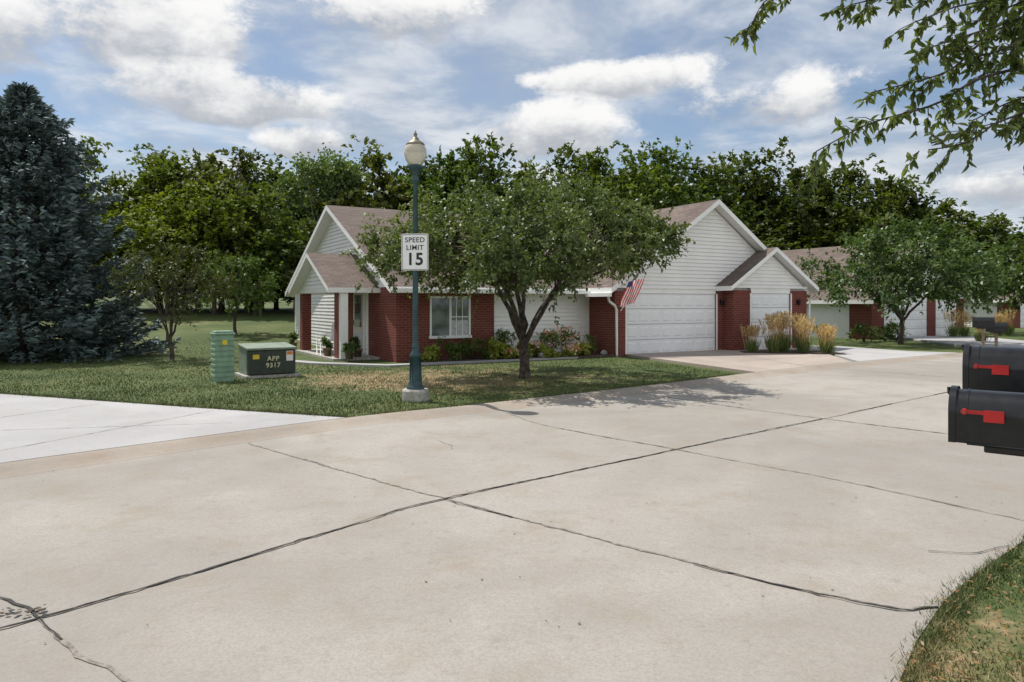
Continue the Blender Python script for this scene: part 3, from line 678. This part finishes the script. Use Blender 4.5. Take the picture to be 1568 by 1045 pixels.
# ------------------------------------------------------------------ mailboxes
def mailbox(name, loc, rot, zb, Lg=.50, w=.175, h=.20, flag=True, post=True):
    e = top(name, loc, rot)
    prof = [(-w/2, 0)]; n = 12
    for i in range(n+1): a = math.pi*(1-i/n); prof.append((w/2*math.cos(a), h-w/2+w/2*math.sin(a)))
    prof.append((w/2, 0))
    def shell(mb, x0, x1, s, m, z=zb):
        A = [(x0, y*s, z+(zz)*s-(s-1)*.01) for y, zz in prof]; B_ = [(x1, y*s, z+(zz)*s-(s-1)*.01) for y, zz in prof]; n = len(A); k = mb.k(m)
        mb.face(A, m); mb.face(B_[::-1], m)
        b0 = len(mb.v); mb.v += A+B_
        for i in range(n):
            j = (i+1) % n; mb.f.append((b0+i, b0+n+i, b0+n+j, b0+j)); mb.mi.append(k); mb.sm.append(1 <= i < n-2)
    mb = MB(); shell(mb, 0, Lg, 1, 'mailblack'); shell(mb, -.012, .012, 1.06, 'mailblack'); shell(mb, Lg-.012, Lg+.002, 1.04, 'mailblack'); shell(mb, .045, .052, 1.015, 'mailblack')
    mb.tube([(-.012, 0, zb+h-.03), (-.022, 0, zb+h-.02), (-.022, 0, zb+h+.004)], [.006, .006, .007], 'mailblack', 6)
    mb.tube([(.05, -w/2-.002, zb+.0), (Lg-.02, -w/2-.002, zb+.0)], [.005, .005], 'mailblack', 6)
    mb.build('box_shell', e)
    if flag:
        mb = MB(); y = -w/2-.008; z = zb+h*.60
        mb.box(.035, .15, y-.004, y, z-.004, z+.010, 'red'); mb.box(.105, .17, y-.0085, y-.0045, z-.030, z+.014, 'red')
        mb.tube([(.042, y+.008, z+.003), (.042, y-.010, z+.003)], [.011, .011], 'red', 10); mb.tube([(.042, y-.009, z+.003), (.042, y-.013, z+.003)], [.004, .004], 'brass', 8); mb.build('flag', e)
    if post:
        mb = MB(); mb.box(.10, .42, -.05, .05, zb-.035, zb-.006, 'mailblack'); mb.box(.24, .33, -.045, .045, -.05, zb-.036, 'wood'); mb.build('post', e, .006)
    return e
ang = math.atan2(-.63, .77)
mailbox('mailbox', (1.765, 2.86, 0), ang, 1.112, h=.20)
mailbox('mailbox', (2.205, 3.47, 0), ang, 1.212, Lg=.52, w=.2, h=.235)
mailbox('mailbox', (15.2, 23.7, 0), ang+.15, .86, Lg=.6, w=.26, h=.34, flag=False)
mailbox('mailbox', (15.9, 24.1, 0), ang+.15, .70, Lg=.6, w=.26, h=.32, flag=False)

# ------------------------------------------------------------------ flag on garage
FL = top('american_flag', (3.35, 21.85, 0))
mb = MB(); p0 = Vector((.0, .3, 1.42)); p1 = Vector((.66, -.15, 2.44)); mb.tube([p0, p1], [.013, .011], 'trim', 8); mb.lathe([(0, 0), (.025, .02), (0, .05)], 'brass', 8, tuple(p1)); mb.build('pole', FL)
M['flagred'] = simple('flag_red', (.62, .07, .07), .8); M['flagblue'] = simple('flag_blue', (.05, .06, .20), .8); M['flagwhite'] = simple('flag_white', (.82, .78, .78), .8)
mb = MB(); hoist = Vector((-.50, .02, -.10)); fall = Vector((-.34, -.05, -.76))
def fp(s, t):
    q = p1+Vector((0, -.03, -.04))+hoist*(s*(1-.12*t))+fall*t
    return q+Vector((.015*math.sin(s*9+t*4), .05*math.sin(s*10+t*3), .015*math.sin(t*7+s*3)))
for i in range(13):
    for j in range(14):
        a, b_ = i/13, (i+1)/13; c, e_ = j/14, (j+1)/14
        m_ = 'flagblue' if (i >= 9 and j < 3) else ('flagred' if i % 2 == 0 else 'flagwhite')
        mb.face([fp(a, c), fp(b_, c), fp(b_, e_), fp(a, e_)], m_, True)
mb.build('cloth', FL)

# ------------------------------------------------------------------ trees
make_tree('crabapple_tree', (.29, 15.9, 0), 4.25, 3.2, 1.95, 185, .48, 22, 14, .10, .054, .115, .78, M['lf_crab'], 21, nlimb=6, edge=.42, dome=.6, Ry=3.1, spread=.5, ub=.75, lift=.36, droop=.2)
make_tree('small_tree', (-9.9, 20.9, 0), 3.5, 1.55, 1.3, 55, .36, 14, 11, .10, .045, .06, .5, M['lf_crab'], 5, color=(.62, .55, .50, 1), nlimb=5, edge=.5)
make_tree('small_tree', (-12.1, 31.5, .27), 3.7, 1.45, 1.0, 55, .4, 14, 10, .14, .07, .07, .7, M['lf_crab'], 9, color=(.8, .95, .6, 1), nlimb=5, edge=.4)
make_tree('maple_tree', (15.7, 29, 0), 4.75, 3.2, 1.35, 110, .62, 18, 10, .17, .10, .10, 1.0, M['lf_crab'], 12, color=(.72, .88, .8, 1), nlimb=6, edge=.35)
make_tree('maple_tree', (28.0, 38.5, 0), 4.9, 3.6, 1.6, 80, .7, 15, 9, .23, .13, .12, 1.1, M['lf_crab'], 13, color=(.75, .88, .7, 1), nlimb=6, edge=.35)

def spruce(name, loc, H, Rm, seed):
    rg = np.random.default_rng(seed); e = top(name, loc)
    P = []; D = []; L = []; tt = []; mb = MB()
    mb.tube([(0, 0, -.1), (0, 0, H*.5), (0, 0, H*.97)], [.19, .11, .015], 'bark', 8)
    z = .15
    while z < H*.985:
        fr = 1-z/H; R = Rm*min(1, fr**.84*1.06)*rg.uniform(.88, 1.08); nb = int(9+9*fr)
        a0 = rg.uniform(0, 6.28)
        for i in range(nb):
            a = a0+i*6.283/nb+rg.normal(0, .12); r = R*rg.uniform(.74, 1.16)+.05; sl_ = .35-.65*fr+rg.normal(0, .07)
            n = int(22+r*42); t = rg.uniform(.18, 1, n)**.7
            ca, sa = math.cos(a), math.sin(a)
            zz = z+r*(sl_*t+.28*t**3)
            lat = rg.uniform(-1, 1, n)*(.34*r*(1-t)**.7*.9+.10)
            p = np.stack([ca*r*t-sa*lat, sa*r*t+ca*lat, zz-np.abs(lat)*.35+rg.normal(0, .035, n)-.05], 1)
            sd = np.sign(lat)*.8
            d = np.stack([ca*(.8)-sa*sd, sa*(.8)+ca*sd, rg.normal(.12, .28, n)], 1)+rg.normal(0, .22, (n, 3))
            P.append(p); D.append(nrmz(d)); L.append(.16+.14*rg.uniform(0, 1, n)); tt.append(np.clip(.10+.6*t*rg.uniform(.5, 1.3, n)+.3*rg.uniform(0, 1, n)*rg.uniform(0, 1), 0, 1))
            if fr > .05: mb.tube([(0, 0, z), (ca*r*.5, sa*r*.5, z+r*.5*sl_), (ca*r*.9, sa*r*.9, z+r*(sl_*.9+.2))], [.025, .015, .004], 'bark', 4, False)
        z += .14+.17*fr**.5
    P = np.concatenate(P); D = np.concatenate(D); L = np.concatenate(L); tt = np.concatenate(tt); n = len(P)
    Nn = nrmz(rg.normal(0, .7, (n, 3))+np.array([0, 0, .6]))
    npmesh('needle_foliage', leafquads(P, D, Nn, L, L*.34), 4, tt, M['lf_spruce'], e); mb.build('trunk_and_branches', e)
spruce('blue_spruce_tree', (-14.9, 21.9, 0), 8.3, 3.75, 4)

# woodland (shared meshes)
WD = top('woodland')
var = []
for i in range(6):
    e, fo, tr = make_tree('wv', (0, 0, 0), 12, 3.5, 1.2 if i % 2 else 2.5, 74, 1.2, 12, 9, .40, .27, .18, 2.2, M['lf_wood'], 100+i, parent=WD, nlimb=5, edge=.46, dome=.6, droop=.15)
    fo.name = 'woodland_foliage'; tr.name = 'woodland_trunks'; fo.location = (-60-7*i, 75, 0); tr.location = (-60-7*i, 75, 0); var.append((fo.data, tr.data))
def wood(x, y, h, w, col, i):
    fd, td = var[i % 6]; z = float(gh(np.array(x), np.array(y)))-.1; a = rnd.uniform(0, 6.28)
    for d_, nme in ((fd, 'woodland_foliage'), (td, 'woodland_trunks')):
        o = bpy.data.objects.new(nme, d_); COL.objects.link(o); o.parent = WD; o.location = (x, y, z); o.rotation_euler = (0, 0, a); o.scale = (w/7, w/7, (h-z)/12.2); o.color = col
line = [(-44, 11.5), (-38, 12), (-33, 11.6), (-28.4, 12.1), (-25.2, 12.4), (-22.5, 12), (-20.2, 13.2), (-18.1, 11.9), (-16.1, 9.8), (-12.9, 10.8), (-10.4, 12.2), (-7.5, 11.9), (-4.3, 13.4), (-1.8, 12.1), (.7, 10.7), (3.7, 12.2), (6.6, 12.0), (9.8, 13.6), (12.5, 12.2), (15.3, 11.6), (18.5, 12.5), (21.2, 11.2), (23.9, 11.2), (26.6, 10.0), (29.4, 9.6), (31.4, 7.4), (34, 7.6), (36.6, 7.8), (40, 8.2), (45, 8.5), (50, 9)]
for i, (x, h) in enumerate(line):
    s = 1.0 if x < 12 else 1.28
    g = rnd.uniform(.7, 1.2); col = (g*rnd.uniform(.85, 1.25), g, g*rnd.uniform(.6, 1), 1)
    if x < -21: col = (1.3*g, 1.22*g, .7, 1)
    wood(x*s, 50*s+rnd.uniform(-2, 2), 1.65+(h-1.65)*s, rnd.uniform(5.8, 7.6)*s, col, i)
    if i % 2: wood(x*s+1.6, 50*s+7, (1.65+(h-1.65)*s)*rnd.uniform(.9, 1.0), 10.5*s, (.62, .66, .6, 1), i+3)
    wood(x*s+rnd.uniform(-1, 1), 50*s-4.2, (1.65+(h-1.65)*s)*rnd.uniform(.42, .62), rnd.uniform(5.5, 7.4)*s, (g*.9, g*.85, g*.6, 1), i+1)
for x, y, h, c in [(-22.5, 42, 6.9, (1.5, 1.4, .6, 1)), (-19.9, 41.5, 8.0, (1.8, 1.6, .65, 1)), (-17.4, 42, 8.7, (1.6, 1.45, .7, 1)), (-15, 42, 8.2, (1.25, 1.2, .7, 1)), (-12.8, 42.5, 7.0, (1, 1, .8, 1)), (-27, 42, 7.5, (1.2, 1.1, .8, 1)), (-10, 43, 6, (.9, .85, .7, 1))]:
    wood(x, y, h, 5.2, c, rnd.randrange(6))
BT = top('dead_tree', (-15.9, 45.5, .8)); mb = MB(); rg2 = random.Random(5)
def grow(p, d, L, r, n):
    q = p+d*L; mid = p+d*L*.5+Vector((rg2.gauss(0, .06), rg2.gauss(0, .06), 0))*L
    mb.tube([p, mid, q], [r, r*.8, r*.62], 'barkgrey', 5, False)
    if n == 0: return
    for i in range(3 if n > 3 else 2):
        dd = (d+Vector((rg2.gauss(0, .38), rg2.gauss(0, .38), rg2.gauss(.15, .2)))).normalized(); grow(q, dd, L*rg2.uniform(.62, .82), r*.6, n-1)
grow(Vector((0, 0, 0)), Vector((.0, 0, 1)).normalized(), 3.15, .13, 5); mb.build('bare_branches', BT)
BT = top('sparse_tree', (-12.2, 46.0, .5)); mb = MB(); grow(Vector((0, 0, 0)), Vector((.0, 0, 1)).normalized(), 3.5, .14, 5); mb.build('branches', BT)
vv = np.array(mb.v); vv = vv[(vv[:, 2] > 4.5)]; rr = np.random.default_rng(2); vv = vv[rr.integers(0, len(vv), 6000)]+rr.normal(0, .28, (6000, 3))
npmesh('sparse_leaves', leafquads(vv, nrmz(rr.normal(0, 1, vv.shape)), nrmz(rr.normal(0, 1, vv.shape)), np.full(6000, .24), np.full(6000, .15)), 4, rr.uniform(.3, 1, 6000), M['lf_wood'], BT, (1.2, 1.3, 1.7, 1))

# overhanging near tree
OT = top('overhanging_tree', (0, 0, 0)); rg = np.random.default_rng(17)
mb = MB(); mb.tube([(5.1, 4.7, -.05), (5.05, 4.68, 1.2), (4.95, 4.6, 2.3)], [.16, .12, .11], 'bark', 12)
brs = [[(4.95, 4.6, 2.3), (4.2, 4.2, 3.5), (3.0, 3.7, 3.50), (1.9, 3.6, 3.36), (1.3, 3.5, 3.17), (1.13, 3.45, 2.95)],
       [(4.95, 4.6, 2.3), (3.6, 4.0, 3.2), (2.47, 3.6, 3.0), (2.12, 3.5, 2.78), (1.76, 3.5, 2.68)],
       [(4.95, 4.6, 2.2), (3.6, 4.1, 3.0), (2.4, 3.5, 2.78), (2.06, 3.5, 2.62), (1.69, 3.4, 2.50), (1.44, 3.4, 2.37)],
       [(4.95, 4.6, 2.2), (3.5, 4.0, 2.8), (2.33, 3.3, 2.52), (2.09, 3.3, 2.39), (1.87, 3.3, 2.35)],
       [(4.95, 4.6, 2.3), (3.4, 4.0, 3.4), (2.28, 3.5, 3.12), (1.96, 3.5, 3.02)],
       [(3.6, 4.1, 3.0), (2.75, 3.5, 2.85), (2.40, 3.3, 2.55), (2.33, 3.25, 2.38)],
       [(3.4, 4.0, 3.4), (2.5, 3.6, 3.22), (2.05, 3.55, 3.2), (1.62, 3.5, 3.10)],
       [(3.4, 4.0, 3.2), (2.7, 3.6, 3.02), (2.3, 3.5, 2.86), (2.15, 3.45, 2.93)],
       [(3.4, 4.0, 3.3), (2.7, 3.6, 3.12), (2.2, 3.5, 2.95), (1.95, 3.45, 2.86)],
       [(3.4, 4.0, 2.9), (2.7, 3.6, 2.72), (2.4, 3.5, 2.62), (2.2, 3.45, 2.52)],
       [(3.4, 4.0, 3.4), (2.8, 3.7, 3.25), (2.45, 3.6, 3.12), (2.3, 3.6, 3.05)]]
LP_, LD_ = [], []
for bi, b_ in enumerate(brs):
    p = catmull(b_, .04); n = len(p); mb.tube([tuple(q) for q in p[::2]], np.linspace(.022 if bi < 5 else .013, .003, len(p[::2])), 'bark', 6, False)
    for i in range(n):
        if p[i][0] > 3.3: continue
        fr_ = i/n
        tg = p[min(i+1, n-1)]-p[max(i-1, 0)]; tg = tg/np.linalg.norm(tg)
        if rg.uniform() < .92:
            d = nrmz(tg*.7+rg.normal(0, .6, 3)+np.array([0, 0, -.2])); ln = rg.uniform(.06, .21)*(1.15-.45*fr_)
            e_ = p[i]+d*ln+np.array([0, 0, -.03]); mb.tube([tuple(p[i]), tuple((p[i]+e_)/2+np.array([0, 0, .012])), tuple(e_)], [.003, .002, .0012], 'bark', 4, False)
            k = int(6+ln*60)
            for j in range(k):
                tq = rg.uniform(.15, 1.05); LP_.append(p[i]+(e_-p[i])*tq); LD_.append(nrmz(d*.6+rg.normal(0, .55, 3)+np.array([0, 0, -.6])))
        LP_.append(p[i]); LD_.append(nrmz(tg*.5+rg.normal(0, .55, 3)+np.array([0, 0, -.6])))
mb.build('trunk_and_branches', OT)
Pn = np.array(LP_); Dn = np.array(LD_); n = len(Pn); S = nrmz(np.cross(Dn, nrmz(rg.normal(0, .6, (n, 3))+np.array([0, 0, .5])))); U = nrmz(np.cross(S, Dn))
Ln = (.050*rg.uniform(.55, 1.25, n))[:, None]; Wn_ = Ln*.46
def lp(t, w, curl): return Pn+Dn*Ln*t+S*Wn_*w+U*(Ln*(-.35*t*t)+np.abs(w)*Wn_*curl)
a0 = lp(0, 0, 0); l1 = lp(.3, .42, .5); l2 = lp(.65, .36, .5); tp = lp(1, 0, 0); r1 = lp(.3, -.42, .5); r2 = lp(.65, -.36, .5)
V = np.concatenate([np.stack([a0, l1, l2, tp], 1), np.stack([a0, tp, r2, r1], 1)]); tn = rg.uniform(0, 1, n)
npmesh('foliage', V, 4, np.concatenate([tn, tn]), M['lf_near'], OT)
Cc = np.stack([rg.normal(5.3, .7, 40), rg.normal(4.7, .7, 40), rg.uniform(3.2, 5.2, 40)], 1); Cc = Cc[Cc[:, 0] > .74*Cc[:, 1]+.8]
V, t = twigs(Cc, np.full(len(Cc), .45), 14, 10, .08, .032, rg, (5.2, 4.7, 3.5), .4); npmesh('crown_foliage', V, 4, t, M['lf_near'], OT)

# ------------------------------------------------------------------ bed planting
def plant(name, loc, r, h, mat, n=8, L=.09, W_=.045, seed=0, color=(1, 1, 1, 1), droop=.3):
    rg = np.random.default_rng(seed); e = top(name, loc)
    Cc = np.stack([rg.normal(0, r*.42, n), rg.normal(0, r*.42, n), rg.uniform(.15*h, .85*h, n)], 1)
    V, t = twigs(Cc, np.full(n, r*.5), 14, 9, L, W_, rg, (0, 0, 0), droop); V[..., 2] = np.maximum(V[..., 2], .01)
    npmesh('leaves', V, 4, t, M[mat], e, color)
    mb = MB()
    for c in Cc: mb.tube([(0, 0, 0), tuple(c*.6), tuple(c)], [.012, .008, .004], 'bark', 4, False)
    mb.build('stems', e); return e
mbb = MB(); pts = [hl(.2, -.07), hl(GX0-.1, -.07), hl(GX0-.1, -1.2), hl(GX0-.2, -1.45), hl(4, -1.15), hl(2, -1.1), hl(.2, -.9)]
mbb.slab([(p[0], p[1], .055) for p in pts][::-1], .06, 'soil', 'soil', 'soil'); mbb.build('flower_bed')
specs = [('hosta', .8, -.55, .26, .36, 'lf_yellow'), ('boxwood_shrub', 1.45, -.55, .38, .60, 'lf_shrub'), ('boxwood_shrub', 2.1, -.6, .38, .58, 'lf_shrub'), ('hosta', 2.75, -.7, .30, .46, 'lf_yellow'),
         ('shrub', 3.15, -.4, .38, .95, 'lf_shrub'), ('hosta', 3.5, -.85, .26, .34, 'lf_yellow'), ('flowering_plant', 3.9, -.7, .25, .45, 'lf_shrub'), ('hosta', 4.3, -.95, .24, .3, 'lf_yellow'), ('rose_bush', 4.7, -.6, .36, .75, 'lf_shrub'),
         ('rose_bush', 5.25, -.65, .40, .85, 'lf_shrub'), ('flowering_plant', 5.6, -1.0, .25, .35, 'lf_yellow'), ('shrub', 6.05, -.7, .32, .6, 'lf_shrub'), ('flowering_plant', 5.1, -1.15, .22, .3, 'lf_yellow'), ('flowering_plant', 3.1, -1.0, .2, .28, 'lf_yellow')]
for i, (nm, x, y, r, h, mt) in enumerate(specs):
    p = hl(x, y); g = rnd.uniform(.9, 1.4)
    tgt = plant(nm, (p[0], p[1], .05), r, h, mt, 12 if 'box' in nm else 10, .12 if 'hosta' in nm else .065, .06 if 'hosta' in nm else .035, 200+i, (g, g, g*.8, 1))
    if 'rose' in nm or 'flower' in nm:
        rr = np.random.default_rng(i); n = 70; Pp = np.stack([rr.normal(0, r*.55, n), rr.normal(0, r*.55, n)-.05, h*rr.uniform(.4, 1.05, n)], 1)
        npmesh('blossoms', leafquads(Pp, nrmz(rr.normal(0, 1, (n, 3))), nrmz(rr.normal(0, 1, (n, 3))), np.full(n, .075), np.full(n, .07)), 4, rr.uniform(0, 1, n), M['lf_pink'], tgt)
for i, x in enumerate((3.6, 4.1, 6.4)):
    p = hl(x, -1.05); mb = MB(); mb.lathe([(.0, -.02), (.10, .0), (.12, .06), (.07, .13), (0, .15)], 'stone', 9, (0, 0, 0)); e = mb.build('garden_stone'); e.location = (p[0], p[1], .05); e.rotation_euler = (0, .2, i)
def ornamental(loc, h, seed, nb=260, npl=46, name='ornamental_grass'):
    rg = np.random.default_rng(seed); e = top(name, loc)
    a = rg.uniform(0, 6.28, nb); le = rg.uniform(.05, .6, nb); D = nrmz(np.stack([np.cos(a)*le, np.sin(a)*le, np.ones(nb)], 1)); P = np.stack([rg.normal(0, .08, nb), rg.normal(0, .08, nb), np.zeros(nb)], 1)
    npmesh('blades', leafquads(P, D, nrmz(rg.normal(0, 1, (nb, 3))), h*.55*rg.uniform(.6, 1.1, nb), np.full(nb, .02)), 4, rg.uniform(.2, 1, nb), M['lf_shrub'], e)
    a = rg.uniform(0, 6.28, npl); le = rg.uniform(0, .32, npl); D = nrmz(np.stack([np.cos(a)*le, np.sin(a)*le, np.ones(npl)], 1)); P = np.stack([rg.normal(0, .08, npl), rg.normal(0, .08, npl), np.zeros(npl)], 1); hh = h*rg.uniform(.8, 1.08, npl)
    npmesh('stalks', leafquads(P, D, nrmz(rg.normal(0, 1, (npl, 3))), hh, np.full(npl, .010)), 4, rg.uniform(0, .5, npl), M['lf_plume'], e)
    k = 16; Pp = np.repeat(P+D*(hh*.66)[:, None], k, 0)+np.repeat(D, k, 0)*(rg.uniform(0, .34, npl*k)*h)[:, None]; n = len(Pp)
    npmesh('plumes', leafquads(Pp, nrmz(np.repeat(D, k, 0)+rg.normal(0, .3, (n, 3))), nrmz(rg.normal(0, 1, (n, 3))), np.full(n, .10), np.full(n, .022)), 4, rg.uniform(0, 1, n), M['lf_plume'], e)
for i, (x, y, h) in enumerate([(7.75, 23.2, .85), (8.3, 22.9, 1.2), (8.75, 23.1, 1.25), (9.25, 22.8, 1.05), (9.5, 23.6, 1.15), (9.9, 22.6, .8), (10.15, 23.2, .85), (8.9, 24.0, 1.25)]):
    ornamental((x, y, .07), h, 300+i)
for i, (x, y, h) in enumerate([(21.0, 34.2, 1.3), (21.6, 34.3, 1.2), (25.2, 36.5, 1.3), (24.6, 36.3, 1.1), (19.6, 30, .9)]):
    ornamental((x, y, .0), h, 320+i)
mbb = MB(); pts = [(7.4, 22.9), (10.35, 22.2), (10.5, 23.7), (8.9, 24.5), (7.5, 23.7)]
mbb.slab([(x, y, .085) for x, y in pts], .08, 'soil', 'soil', 'soil'); mbb.build('planting_bed')
for i, (x, y, r, h) in enumerate([(15.2, 31.0, .5, .8), (16.2, 31.2, .5, .7), (17.2, 32.1, .45, .8), (14.4, 33.5, .4, .6)]): plant('shrub', (x, y, 0), r, h, 'lf_shrub', 10, .09, .05, 400+i)
for i, (dx, dy) in enumerate([(-1.1, .9), (-1.4, 6.3), (-.6, 1.7), (-1.25, 2.6)]):
    p = hl(dx, dy); e = plant('potted_plant', (p[0], p[1], .25), .18, .40, 'lf_shrub', 8, .07, .035, 500+i)
    mb = MB(); mb.lathe([(0, -.18), (.10, -.18), (.14, .03), (.155, .03), (.155, .06), (.12, .05), (0, .04)], 'wood', 16); mb.build('pot', e)

# ------------------------------------------------------------------ sun, sky, camera
SUN = Vector((-.78, .62, 0)).normalized(); EL = math.radians(61)
sd = Vector((SUN.x*math.cos(EL), SUN.y*math.cos(EL), math.sin(EL)))
ld = bpy.data.lights.new('sun', 'SUN'); ld.energy = 5.0; ld.angle = math.radians(.5); ld.color = (1, .945, .86)
lo = bpy.data.objects.new('sun', ld); COL.objects.link(lo); lo.rotation_euler = (-sd).to_track_quat('-Z', 'Y').to_euler(); lo.location = (-20, 20, 40)
w = bpy.data.worlds.new('World'); scene.world = w; w.use_nodes = True; nt = w.node_tree; bg = nt.nodes['Background']
w.cycles.sampling_method = 'NONE'
S_ = .108; bg.inputs['Strength'].default_value = S_
sky = nd(nt, 'ShaderNodeTexSky', sky_type='NISHITA'); sky.sun_disc = False; sky.sun_elevation = EL; sky.sun_rotation = math.atan2(SUN.x, SUN.y) % (2*math.pi)
sky.air_density = 1.0; sky.dust_density = .4; sky.ozone_density = 1.5
g = nd(nt, 'ShaderNodeTexCoord').outputs['Generated']; sp = nd(nt, 'ShaderNodeSeparateXYZ'); nt.links.new(g, sp.inputs[0])
x, y, z = sp.outputs
az = mth(nt, 'ARCTAN2', x, y); el = mth(nt, 'ARCSINE', z)
stv = nd(nt, 'ShaderNodeVectorMath', operation='MULTIPLY'); nt.links.new(g, stv.inputs[0]); stv.inputs[1].default_value = (1, 1, 1.6)
nA = noise(nt, stv.outputs[0], 9, 8, .66, .15)
nn = mth(nt, 'MULTIPLY', mth(nt, 'SUBTRACT', nA, .5), 5.0)
blobs = [(-.47, .335, .17, .062, 1.3), (-.37, .262, .150, .038, 1.5), (-.278, .213, .066, .026, 1.6), (.060, .238, .110, .042, 1.5), (.160, .300, .14, .028, 1.2), (-.64, .31, .13, .06, 1), (-.15, .385, .14, .045, .9), (.605, .135, .07, .026, 1.2), (.36, .262, .16, .035, .8), (-.10, .185, .06, .015, .8)]
F = None; Sw = None; Ws = None
for (a, e_, ra, re, wt) in blobs:
    dx = mth(nt, 'MULTIPLY_ADD', az, 1/ra, -a/ra); dy = mth(nt, 'MULTIPLY_ADD', el, 1/re, -e_/re)
    d = mth(nt, 'MULTIPLY_ADD', mth(nt, 'MULTIPLY_ADD', dx, dx, mth(nt, 'MULTIPLY', dy, dy)), -wt, wt)
    dp = mth(nt, 'MAXIMUM', mth(nt, 'ADD', d, .7), 0.0)
    F = d if F is None else mth(nt, 'MAXIMUM', F, d); Sw = mth(nt, 'MULTIPLY', dp, dy) if Sw is None else mth(nt, 'MULTIPLY_ADD', dp, dy, Sw); Ws = dp if Ws is None else mth(nt, 'ADD', Ws, dp)
F = mth(nt, 'MAXIMUM', F, -2.0)
vert = mth(nt, 'DIVIDE', Sw, mth(nt, 'ADD', Ws, .05))
dens = mth(nt, 'ADD', F, nn); cum = mapr(nt, dens, -.1, .9)
lit = mth(nt, 'ADD', mth(nt, 'MULTIPLY', vert, .75), mth(nt, 'MULTIPLY', nn, .45)); lit = mapr(nt, lit, -.60, .40)
zc = mth(nt, 'ADD', mth(nt, 'MAXIMUM', z, 0.0), .12); cx = mth(nt, 'DIVIDE', x, zc); cy = mth(nt, 'DIVIDE', y, zc)
cv = nd(nt, 'ShaderNodeCombineXYZ'); nt.links.new(cx, cv.inputs[0]); nt.links.new(cy, cv.inputs[1])
vn = noise(nt, cv.outputs[0], .75, 3, .6, .5); vn2 = noise(nt, cv.outputs[0], 2.4, 5, .6, .3)
veil = mapr(nt, mth(nt, 'MULTIPLY_ADD', vn2, .35, mth(nt, 'MULTIPLY', vn, .75)), .40, .64, .15, .94)
haze = mapr(nt, el, 0, .20, .6, 0)
vcol = mixc(nt, mapr(nt, vn2, .38, .66), (4.1, 4.7, 5.6), (7.0, 7.3, 7.7))
c = mixc(nt, veil, sky.outputs[0], vcol)
c = mixc(nt, haze, c, (5.8, 6.6, 7.4))
ccol = mixc(nt, lit, (4.1, 4.35, 4.8), (9.2, 9.1, 8.95))
c = mixc(nt, mth(nt, 'MULTIPLY', cum, .95), c, ccol)
# extra brightness added to the unseen sky behind the camera, lifts shaded house fronts
back_fill = mth(nt, 'MULTIPLY', mapr(nt, mth(nt, 'MULTIPLY', y, -1.0), .05, .6), mapr(nt, z, .0, .15)); c = mixc(nt, mth(nt, 'MULTIPLY', back_fill, .5), c, (11.0, 10.9, 10.6))
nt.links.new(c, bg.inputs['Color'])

cd = bpy.data.cameras.new('camera'); cam = bpy.data.objects.new('camera', cd); COL.objects.link(cam)
cam.location = (0, 0, 1.65); cam.rotation_euler = (math.pi/2, 0, 0); cd.sensor_width = 36; cd.lens = 1100/1568*36
cd.shift_y = -57.5/1568; cd.clip_end = 5000; cd.clip_start = .05
scene.camera = cam
scene.view_settings.view_transform = 'Standard'; scene.view_settings.look = 'None'; scene.view_settings.exposure = 0
